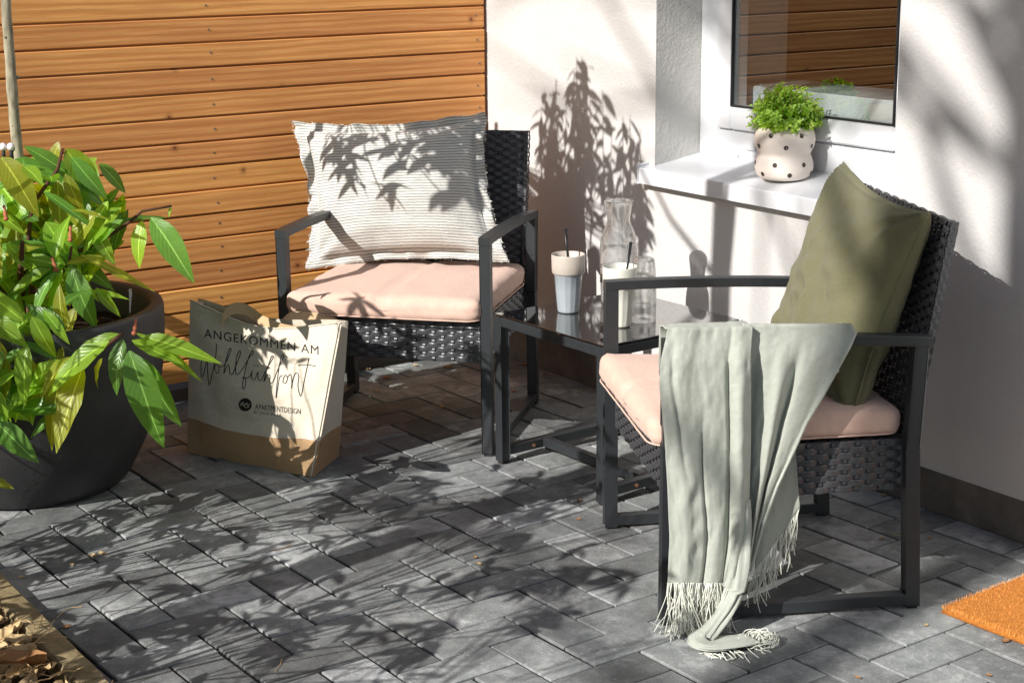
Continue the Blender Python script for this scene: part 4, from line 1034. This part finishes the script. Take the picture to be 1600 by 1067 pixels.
# leaves filling the body of the shrub
for k in range(120):
    an = random.uniform(0, 2*math.pi); rr = random.uniform(.05, .36); z = random.uniform(-.02, .58)
    b = RO+Vector((rr*math.cos(an)*.8-.06, rr*math.sin(an)*.8, z)); o = Vector((math.cos(an+random.uniform(-.8, .8)), math.sin(an+random.uniform(-.8, .8)), random.uniform(-.7, .35))).normalized()
    t = b+o*random.uniform(.10, .17)
    q0, q1 = px(b), px(t)
    if max(q0[0], q1[0]) > 172 or min(q0[1], q1[1]) < 250 or (max(q0[0], q1[0]) > 105 and max(q0[1], q1[1]) > 500): continue
    place_leaf(b, t, Vector((random.uniform(-.5, .2), random.uniform(-.5, .2), 1)).normalized(), random.choice('bbddoo'), random.uniform(.75, 1.15))
LEAFZONE = [(-45, 235), (60, 240), (150, 245), (212, 320), (190, 395), (160, 470), (120, 500), (112, 560), (110, 640), (60, 690), (-45, 720)]
cnt = 0
while cnt < 150:
    x, y = random.uniform(-50, 215), random.uniform(235, 710)
    an = random.gauss(math.pi/2, 1.1); Lp = random.uniform(62, 105); x1, y1 = x+Lp*math.cos(an), y+Lp*math.sin(an)*.9
    if not (inpoly(x, y, LEAFZONE) and inpoly(x1, y1, LEAFZONE)): continue
    dz = random.uniform(-.14, .12) if y < 480 else -.22-.16*random.random(); b = atdist(x, y, D0+dz); t = atdist(x1, y1, D0+dz+random.uniform(-.07, .05))
    q = b-PC
    if q.z < .5 and math.hypot(q.x, q.y) < .40 and b.z < .48: b = b-FW*.0; 
    if math.hypot((t-PC).x, (t-PC).y) < .375 and t.z < .47 and y1 > 470: continue
    place_leaf(b, t, ((CP-b).normalized()*random.uniform(.2, .6)+Vector((-.45, -.1, .75))).normalized(), random.choice('bbbdddo'), random.uniform(.75, 1.2)); cnt += 1
# slim young tree in the same planter: bare stem, crown above the picture
TB = Vector((.2268, .95, .0)); tree = empty('young_tree', TB+Vector((0, 0, .38))); tag(tree, 'slim young tree with thin pale stem rising from the planter', 'tree'); TO = tree.location
m = MB(); pts = []
for i in range(40): 
    z = .38+i*.036; pts.append(Vector((TB.x+.004*math.sin(z*5)+.002*nz(z*20, 0, 0), TB.y+.003*math.cos(z*4), z))-TO)
m.tube(pts, [lerp(.0155, .0105, i/39)*(1+.10*(i % 7 == 3)) for i in range(40)], 12); 
for z, s in ((.62, 1), (.80, 1), (.90, -1), (1.02, 1), (1.12, -1)): P = Vector((TB.x+.012*s, TB.y-.008, z))-TO; m.tube([P-Vector((.006*s, -.004, 0)), P+Vector((.004*s, -.003, .004))], [.006, .0025], 6)
m.build('trunk', 'pale_bark', tree, True)
# ---- shadow-casting foliage: which leaves stand where is checked against where the photograph shows shade
WALL_SHADE = [(840, 125), (865, 118), (885, 150), (893, 95), (905, 82), (918, 84), (935, 130), (948, 108), (958, 150), (950, 190), (972, 175), (995, 180), (1008, 235), (1008, 262), (1018, 360), (1008, 400), (985, 372), (965, 330), (930, 400), (930, 480), (835, 480), (828, 300), (832, 170)]
PILLOW_SHADE = [(520, 195), (600, 215), (745, 200), (752, 330), (740, 400), (690, 395), (655, 345), (560, 320), (515, 270)]
GROUND_LIT = [[(585, 585), (700, 575), (775, 590), (745, 660), (585, 640)], [(625, 700), (745, 690), (1000, 690), (1005, 730), (660, 745)], [(300, 1000), (560, 1067), (200, 1067)], [(560, 860), (690, 845), (760, 880), (700, 920), (560, 900)],
              [(690, 1010), (1000, 960), (1040, 1000), (1250, 940), (1600, 850), (1600, 1100), (640, 1100)], [(850, 800), (1000, 780), (1010, 835), (870, 860)]]
SEAT_LIT = [(500, 425), (820, 415), (815, 450), (752, 492), (470, 488)]
def lands(P):
    t = (XW-P.x)/SD.x; W = P+SD*t
    # pillow / chair A region
    c0 = to_local(PA, P); d = to_local(PA, P+SD)-c0
    if d.y:
        s = (.42-c0.y)/d.y; Q = c0+d*s
        if 0 < s < t and -.36 < Q.x < .26 and .44 < Q.z < .85: return 'pillow', px(to_world(PA, Q))
    s = (.44-c0.z)/d.z; Q = c0+d*s
    if 0 < s < t and abs(Q.x) < .27 and 0 < Q.y < .48: return 'seat', px(to_world(PA, Q))
    if W.z > 0: return 'wall', px(W)
    t = -P.z/SD.z; return 'ground', px(P+SD*t)
BAG_LIT = [(400, 470), (548, 500), (530, 745), (440, 740), (455, 650), (420, 560)]
def hits_bag(P):
    c = (FBL-P).dot(fnorm)/SD.dot(fnorm)
    Q = P+SD*c; e = (FBR-FBL); s_ = (Q-FBL).dot(e)/e.dot(e)
    return (c > 0 and -.02 < s_ < 1.1 and 0 < Q.z < .42), Q
def wanted(P, soft=0.0):
    hb, Q = hits_bag(P)
    if hb: return not inpoly(*px(Q), BAG_LIT) or random.random() < .10
    k, (x, y) = lands(P)
    if k == 'wall': return inpoly(x, y, WALL_SHADE) or (x > 1600) or (x < 764) or random.random() < soft
    if k == 'pillow': return inpoly(x, y, PILLOW_SHADE) or random.random() < .10
    if k == 'seat': return random.random() < .06
    if any(inpoly(x, y, g) for g in GROUND_LIT): return random.random() < .05
    return True
LS = leaf_mesh('leaf', 'leaf_shrub', .34, .15, .2, .02, 2.0, 6)
lsv = [Vector(v.co) for v in LS.vertices]; lsf = [tuple(p.vertices) for p in LS.polygons]
def add_leaf(mb, base, d, up, L):
    y = d.normalized(); x = y.cross(up); x = x.normalized() if x.length > 1e-4 else y.orthogonal().normalized(); z = x.cross(y); b = len(mb.v)
    for v in lsv: mb.v.append(tuple(base+(x*v.x+y*v.y+z*v.z)*L))
    mb.f += [tuple(b+i for i in f) for f in lsf]
def outframe(P, mgn=30):
    x, y = px(P); return x < -mgn or y < -mgn
crown = MB(); limbs = MB()
# crown of the young tree: upright shoots with hanging leaves
def shoot(mb, lm, P0, P1, n, L, org, chk):
    ax = (P1-P0).normalized(); lm.tube([P0-org, lerp(P0, P1, .5)-org, P1-org], [.003, .0025, .0015], 5)
    for i in range(n):
        f = (i+.5)/n; b = lerp(P0, P1, f); an = i*2.4+random.uniform(-.5, .5)
        o = Vector((math.cos(an), math.sin(an), random.uniform(-.9, .3)-.3)).normalized(); l = L*random.uniform(.75, 1.2)
        if chk(b+o*l*.5) and outframe(b+o*l) and outframe(b): add_leaf(mb, b-org, o, Vector((0, 0, 1))+Vector((random.uniform(-.4, .4), random.uniform(-.4, .4), 0)), l)
top = TB+Vector((0, 0, 1.74))
PEAKS = [(905, 88, 330), (897, 110, 300), (914, 100, 320), (865, 124, 340), (857, 140, 300), (950, 114, 300), (943, 140, 330), (985, 182, 380), (998, 200, 390), (975, 185, 340), (880, 158, 340), (925, 150, 340), (846, 165, 320), (1006, 240, 400), (1012, 300, 395)]
for k in range(42):
    x = random.uniform(835, 1010); yb = random.uniform(330, 470); yt = yb-random.uniform(60, 220)
    if k < len(PEAKS)+6: x, yt, yb = PEAKS[k % len(PEAKS)]; x += random.uniform(-3, 3)
    # pick wall points and follow the sun back to the crown
    cand = [(x, yy) for yy in (yt, yb)]
    if not inpoly(x, yt+4, WALL_SHADE): yt = yb-40
    if not inpoly(x, yt+4, WALL_SHADE): continue
    xs = random.uniform(-.30, .22)
    A_ = on(x, yb, 0, XW); B_ = on(x+random.uniform(-8, 8), yt, 0, XW); A_ = A_-SD*((A_.x-xs)/SD.x); B_ = B_-SD*((B_.x-xs)/SD.x)
    if A_.z < 1.30: A_ = lerp(A_, B_, min(1, (1.30-A_.z)/max(.01, B_.z-A_.z)))
    if (B_-A_).length < .05: continue
    shoot(crown, limbs, A_, B_, max(5, int((B_-A_).length/.022)), .085, TO, lambda P: wanted(P, .0))
    limbs.tube([top-TO-Vector((0, 0, .05)), lerp(top, A_, .6)+Vector((0, 0, -.04))-TO, A_-TO], [.003, .0025, .002], 5)
for k in range(20):
    while True:
        x, y = random.uniform(515, 750), random.uniform(195, 340)
        if inpoly(x, y, PILLOW_SHADE): break
    Q = to_world(PA, pl_tilt(PA, x, y, *tl)); xs = random.uniform(-.34, .10); A_ = Q-SD*((Q.x-xs)/SD.x); B_ = A_+Vector((random.gauss(0, .03), random.gauss(0, .03), random.uniform(.06, .13)))
    if not outframe(A_): continue
    shoot(crown, limbs, A_, B_, 7, .085, TO, lambda P: wanted(P, .0)); limbs.tube([top-TO-Vector((0, 0, .05)), lerp(top, A_, .6)+Vector((0, 0, -.04))-TO, A_-TO], [.003, .0025, .002], 5)
crown.build('crown', 'leaf_shrub', tree); limbs.build('limb', 'pale_bark', tree, True)
# shrubs in the bed left of the picture
def bed_shrub(cx, cy, rx, ry, z0, z1, n, L, label):
    org = Vector((cx, cy, 0)); r = empty('laurel_shrub', org); tag(r, label, 'shrub', 'shrubs in the planting bed')
    c = MB(); lm = MB(); done = 0; tries = 0
    while done < n and tries < n*6:
        tries += 1
        a = random.uniform(0, 2*math.pi); q = math.sqrt(random.random()); z = random.uniform(z0, z1); sh = math.sin(math.pi*(.12+.80*(z-z0)/(z1-z0)))**.6
        P = Vector((cx+rx*q*sh*math.cos(a), cy+ry*q*sh*math.sin(a), z))
        if not (outframe(P, 60) and px(P)[0] < 0): continue
        if nz(P.x*4.0, P.y*4.0, P.z*4.0) < .02: continue
        P2 = P+Vector((random.gauss(0, .04), random.gauss(0, .04), random.uniform(.03, .09))); on_ = Vector((cx+(P.x-cx)*.35, cy+(P.y-cy)*.35, max(.05, P.z-.28)))
        if not wanted(P): continue
        lm.tube([on_-org, lerp(on_, P, .6)-org, P2-org], [.003, .0024, .0016], 4)
        for i in range(7):
            an = i*.9+random.uniform(-.3, .3); o = Vector((math.cos(an), math.sin(an), random.uniform(-.8, .25))).normalized(); l = L*random.uniform(.7, 1.15)
            if wanted(P2+o*l*.5): add_leaf(c, P2-org, o, Vector((random.uniform(-.4, .4), random.uniform(-.4, .4), 1)), l)
        done += 1
    for i in range(4):
        a = i*1.6; lm.tube([Vector((.03*math.cos(a), .03*math.sin(a), -.03)), Vector((.12*math.cos(a), .12*math.sin(a), .3)), Vector((.3*rx*math.cos(a)*2, .3*ry*math.sin(a)*2, z0+(z1-z0)*.5))], [.012, .008, .004], 6)
    c.build('crown', 'leaf_shrub', r); lm.build('branch', 'twig_bark', r, True)
bed_shrub(-.80, .10, .42, .55, .35, 1.40, 92, .074, 'leafy evergreen shrub in the bed opposite the tote bag')
bed_shrub(-1.00, -.55, .45, .50, .35, 1.45, 98, .074, 'leafy evergreen shrub in the bed opposite the side table')
bed_shrub(-1.6, -1.2, .5, .55, .5, 1.7, 44, .074, 'leafy evergreen shrub at the near end of the bed')
tq = on(1126, 430, 0, XW); tq = tq-SD*((tq.x+2.1)/SD.x); gt = empty('garden_tree', (tq.x, tq.y, -.05)); tag(gt, 'slender straight tree growing in the bed opposite the window', 'tree')
m = MB(); m.tube([(0, 0, 0), (.01, .0, 1.2), (0, .012, 2.4), (.02, -.01, 3.6), (.05, 0, 5.0)], [.060, .055, .047, .036, .010], 10); m.build('trunk', 'pale_bark', gt, True)
m = MB()
for i in range(9):
    a = i*2.3; z = 2.7+i*.25; m.tube([(0, 0, z), (.25*math.cos(a), .25*math.sin(a), z+.25), (.5*math.cos(a), .5*math.sin(a), z+.6)], [.012, .008, .003], 5)
m.build('limb', 'pale_bark', gt, True)
# far bare tree whose boughs blur across the wall
ft = empty('bare_tree', (-11.5, -3.5, -.12)); tag(ft, 'tall bare tree standing far across the garden', 'tree')
m = MB(); m.tube([(0, 0, 0), (.1, .1, 2.5), (0, .2, 5.0), (.2, .1, 7.0), (.1, .3, 11.5)], [.20, .16, .13, .09, .03], 10); m.build('trunk', 'twig_bark', ft, True)
m = MB(); rs = random.Random(5)
for i in range(15):
    z = rs.uniform(7.6, 10.2); a = rs.gauss(1.57, .7); L = rs.uniform(1.2, 2.6); p = Vector((.1, .2, z)); pts = [p]; d = Vector((math.cos(a)*.4, math.sin(a), rs.uniform(.25, .9))).normalized()
    for k in range(5): d = (d+Vector((rs.gauss(0, .2), rs.gauss(0, .2), rs.gauss(.02, .15)))).normalized(); pts.append(pts[-1]+d*L/5)
    m.tube(pts, [.026, .022, .018, .014, .009, .004], 6)
    for q in range(4):
        b = pts[2+q % 3]; e = d+Vector((rs.gauss(0, .7), rs.gauss(0, .7), rs.gauss(0, .5))); m.tube([b, b+e*.35, b+e*.8], [.014, .009, .003], 5)
m.build('limb', 'twig_bark', ft, True)
# ================================================================== DOTTED POT ON THE SILL
zs = .709+(.729-.709)*.60
pb = gp(1227, 283, zs); pb = Vector((1.940, pb.y+(1.940-pb.x)*.5, .7255))
_o = on(1227, 262, 0, 1.945); pb.y = _o.y
dp = empty('flower_pot', pb); tag(dp, 'small cream pot with brown dots and pinched waist on the window sill', 'pot')
prof = [(.050, 0), (.062, .003), (.071, .012), (.0765, .030), (.0755, .046), (.0705, .060), (.0672, .0665), (.0705, .074), (.0775, .088), (.0800, .104), (.0775, .122), (.071, .136), (.066, .141), (.061, .139), (.058, .128), (.055, .10)]
def rad_at(z):
    for a, b in zip(prof, prof[1:]):
        if a[1] <= z <= b[1]: return lerp(a[0], b[0], (z-a[1])/(b[1]-a[1]))
    return .07
m = MB(); m.lathe(prof, (0, 0, 0), 64); m.build('pot_body', 'pot_matte', dp, True)
m = MB()
for zz, off in ((.104+.016, 0), (.104-.014, .5), (.030+.014, .15), (.030-.012, .65)):
    for k in range(6):
        m = MB(); a0 = (k+off)*2*math.pi/6+.35; b = len(m.v); cpt = []
        for q in range(14):
            da, dz = .0062*math.cos(q*2*math.pi/14), .0062*math.sin(q*2*math.pi/14); z = zz+dz; R = rad_at(z)+.0007; a = a0+da/R; m.v.append((R*math.cos(a), R*math.sin(a), z))
        m.f.append(tuple(range(b, b+14))); m.build('dot', 'dot_brown', dp)
bx = empty('boxwood_plant', pb+Vector((0, 0, .125))); tag(bx, 'compact bright green leafy plant in the dotted pot', 'plant')
m = MB(); ml = MB(); st = MB(); lf = [(-.5, 0), (-.5, .55), (0, 1.0), (.5, .55), (.5, 0)]
def small_leaf(mb, b, d, up, L, W):
    y = d.normalized(); x = y.cross(up); x = x.normalized() if x.length > 1e-4 else y.orthogonal().normalized(); z = x.cross(y); k = len(mb.v)
    P = [(0, 0, 0), (-.5, .35, .12), (-.42, .72, .10), (0, 1, -.08), (.42, .72, .10), (.5, .35, .12), (0, .5, 0)]
    for a, c, e in P: mb.v.append(tuple(b+x*(a*W)+y*(c*L)+z*(e*W)))
    for i in range(6): mb.f.append((k+6, k+i, k+(i+1) % 6))
for k in range(430):
    a = random.uniform(0, 2*math.pi); c = random.uniform(.02, 1); s = math.sqrt(max(0, 1-c*c))
    rr = 1+.20*nz(math.cos(a)*s*2.2, math.sin(a)*s*2.2, c*2.2+3)
    E_ = Vector((.100*s*math.cos(a)*rr, .100*s*math.sin(a)*rr, .014+.108*c*rr)); E_ = E_*random.uniform(.75, 1.0); B_ = Vector((E_.x*.35, E_.y*.35, max(0, E_.z*.3)))
    st.tube([B_, lerp(B_, E_, .5)+Vector((0, 0, .004)), E_], .0009, 3, False); d = (E_-B_).normalized()
    young = random.random() < .55
    for q in range(9):
        f = lerp(.45, 1.0, q/8); P = lerp(B_, E_, f); an = q*2.1+random.random(); o = d*(.35+.5*(f > .9))+d.orthogonal().normalized()*math.cos(an)+d.cross(d.orthogonal()).normalized()*math.sin(an)
        small_leaf(ml if (young and f > .78) else m, P, o, d, random.uniform(.010, .016), random.uniform(.006, .009))
st.build('stem', 'green_stem', bx); tag(m.build('foliage', 'leaf_bright', bx), kind='stuff'); tag(ml.build('young_foliage', 'leaf_lime', bx), kind='stuff')
# ================================================================== DOOR MAT
M0 = gp(1469, 958); mat_o = empty('doormat', (M0.x, M0.y, 0), math.radians(3.5)); tag(mat_o, 'orange-brown coir doormat lying on the pavers at the right edge', 'doormat')
m = MB(); W_, H_ = .40, .70
m.grid(lambda a, b: (a*W_+.002*nz(b*30, a*9, 1), -b*H_+.002*nz(a*30, b*9, 5), (.016 if .012 < a < .988 and .008 < b < .992 else .004)+.0022*nz(a*60, b*100, 2)), 90, 120); m.box((.002, -H_+.002, .0008), (W_-.002, -.002, .006)); m.build('backing', 'coir', mat_o, True)
m = MB()
for k in range(9000):
    a, b = random.random(), random.random()**1.5
    P = Vector((a*W_, -b*H_, .012)); d = Vector((random.gauss(0, .5), random.gauss(0, .5), 1)).normalized()*random.uniform(.006, .012); s = Vector((random.gauss(0, 1), random.gauss(0, 1), 0)).normalized()*.0007
    m.f.append((len(m.v), len(m.v)+1, len(m.v)+2)); m.v += [tuple(P-s), tuple(P+s), tuple(P+d)]
tag(m.build('coir_fibres', 'coir_light', mat_o), kind='stuff')
# ================================================================== STRING LIGHTS behind the leaves
for (x, y, d_, lab) in ((5, 232, .02, 'left of the two white bulbs'), (17, 232, .02, 'right of the two white bulbs'), (97, 279, -.04, 'single white bulb')):
    P = atdist(x, y, D0+d_); o = empty('garden_light', P-Vector((0, 0, .001*0))); tag(o, 'small stake light, '+lab+' among the rhododendron leaves', 'light', 'small stake lights')
    m = MB(); m.lathe([(.0, -.006), (.006, -.005), (.0095, .0), (.010, .004), (.0075, .011), (.0, .0145)], (0, 0, 0), 16); m.build('bulb', 'bulb_white', o, True)
    m = MB(); m.tube([(0, 0, -.004), (0, 0, -.03)], .0048, 8); m.tube([(0, 0, -.03), (.002, 0, -.12), (0, .004, -(P.z-.39))], .0025, 6); m.build('stake', 'rubber', o, True)
# ================================================================== FALLEN LEAVES
def dry_me(seed, mat):
    rs = random.Random(seed); m = MB(); n = 7; ang = rs.uniform(0, 6); k = rs.uniform(.5, .9)
    m.grid(lambda a, b: ((a-.5)*k*math.sin(math.pi*min(.98, max(.02, b)))**.7*(1+.2*nz(a*3, b*3, seed)), b-.5, .10+.26*(a-.5)**2*4*rs.uniform(.5, .7)+.12*nz(a*3+seed, b*3, 1)+.10*(b-.5)**2), 4, n)
    zm = min(v[2] for v in m.v); m.v = [(a, b, c-zm+.01) for a, b, c in m.v]
    return m.mesh('dry_leaf', mat, True)
DM = [dry_me(i, 'dead_leaf') for i in range(4)]+[dry_me(i+9, 'dead_leaf_pale') for i in range(3)]
tiny = [(676, 563, 12), (591, 563, 12), (605, 592, 12), (588, 612, 10), (700, 575, 10), (690, 637, 9), (668, 655, 8), (575, 578, 9), (560, 572, 9), (625, 565, 10), (648, 572, 8), (530, 566, 10), (803, 612, 7), (853, 586, 7), (905, 783, 7), (904, 812, 7), (748, 882, 9), (742, 872, 7),
        (1447, 978, 8), (1571, 1003, 13), (1378, 843, 7), (1452, 842, 6), (1595, 842, 9), (1380, 775, 9), (1405, 774, 8), (34, 903, 9), (145, 870, 14), (160, 866, 12), (112, 883, 8), (105, 980, 11), (820, 570, 8), (835, 548, 7), (1340, 1060, 9), (1545, 1056, 8)]
for x, y, s in tiny:
    P = gp(x, y); o = link('dry_leaf', random.choice(DM)); L = s*dist_of(P)/F*1.25; o.scale = (L, L, L*.8); o.location = (P.x, P.y, .0015); o.rotation_euler = (random.uniform(-.15, .15)*0, 0, random.uniform(0, 6.28))
    where = 'by the coir doormat' if x > 1430 else 'under the right armchair' if x > 1300 else 'beneath the left armchair' if x < 720 and 540 < y < 600 else 'in front of the left armchair' if x < 720 and y < 700 else 'beside the side table' if x < 1300 and y < 640 else 'in the middle of the patio' if x > 400 else 'near the kerb and planter'
    tag(o, 'tiny dry brown leaf scrap on the pavers '+where, 'leaf', 'dry leaf scraps '+where)
m = MB(); 
for (pts) in ([(88, 965), (105, 950), (128, 947)], [(420, 860), (440, 858), (455, 850)], [(430, 1048), (438, 1038), (440, 1028)], [(1395, 835), (1408, 837), (1420, 835)]):
    m = MB(); m.tube([gp(x, y, .002) for x, y in pts], .0009, 4); o = m.build('twig', 'straw'); tag(o, 'thin pale dry stalk lying on the pavers '+{88: 'beside the kerb', 420: 'in front of the tote bag', 430: 'at the lower edge of the picture', 1395: 'under the right armchair'}[pts[0][0]], 'twig', 'dry stalks on the pavers')
lit = MB(); rs = random.Random(3)
for k in range(420):                                              # leaf litter in the bed corner
    x, y = rs.uniform(-.62, -.19), rs.uniform(-.9, .45); L = rs.uniform(.025, .07); a = rs.uniform(0, 6.28); src = rs.choice(DM[4:]); b = len(lit.v); R_ = Matrix.Rotation(a, 3, 'Z') @ Matrix.Rotation(rs.uniform(-.6, .6), 3, 'X')
    for v in src.vertices: q = R_ @ (Vector(v.co)*L); lit.v.append((x+q.x, y+q.y, .01+q.z+rs.uniform(0, .002)+.02*abs(nz(x*9, y*9, 1))))
    lit.f += [tuple(b+i for i in p.vertices) for p in src.polygons]
tag(lit.build('leaf_litter', 'dead_leaf_pale'), 'pale dry leaf litter covering the bed in the lower left corner', 'leaf litter', None, 'stuff')
st = MB()
for k in range(260):
    x, y = rs.uniform(-.5, -.175), rs.uniform(-.8, .3); P = Vector((x, y, .015+rs.uniform(0, .02))); a = rs.uniform(0, 6.28); pts = [P]
    for i in range(4): a += rs.gauss(0, .5); pts.append(pts[-1]+Vector((math.cos(a), math.sin(a), rs.gauss(.15, .3)))*.018); 
    for p in pts: p.z = max(.012, p.z)
    st.tube(pts, .0012, 4)
tag(st.build('dry_stalks', 'straw'), 'tangled dry stalks on the planting bed beside the kerb', 'dry stalks', None, 'stuff')
o = link('fallen_leaf', dry_me(31, 'dead_leaf')); P = gp(20, 1035, .04); o.location = (P.x, P.y, .035); o.scale = (.12, .12, .10); o.rotation_euler = (.1, .1, 1.2); tag(o, 'large reddish brown fallen leaf in the bed corner', 'leaf')
bpy.context.view_layer.update()
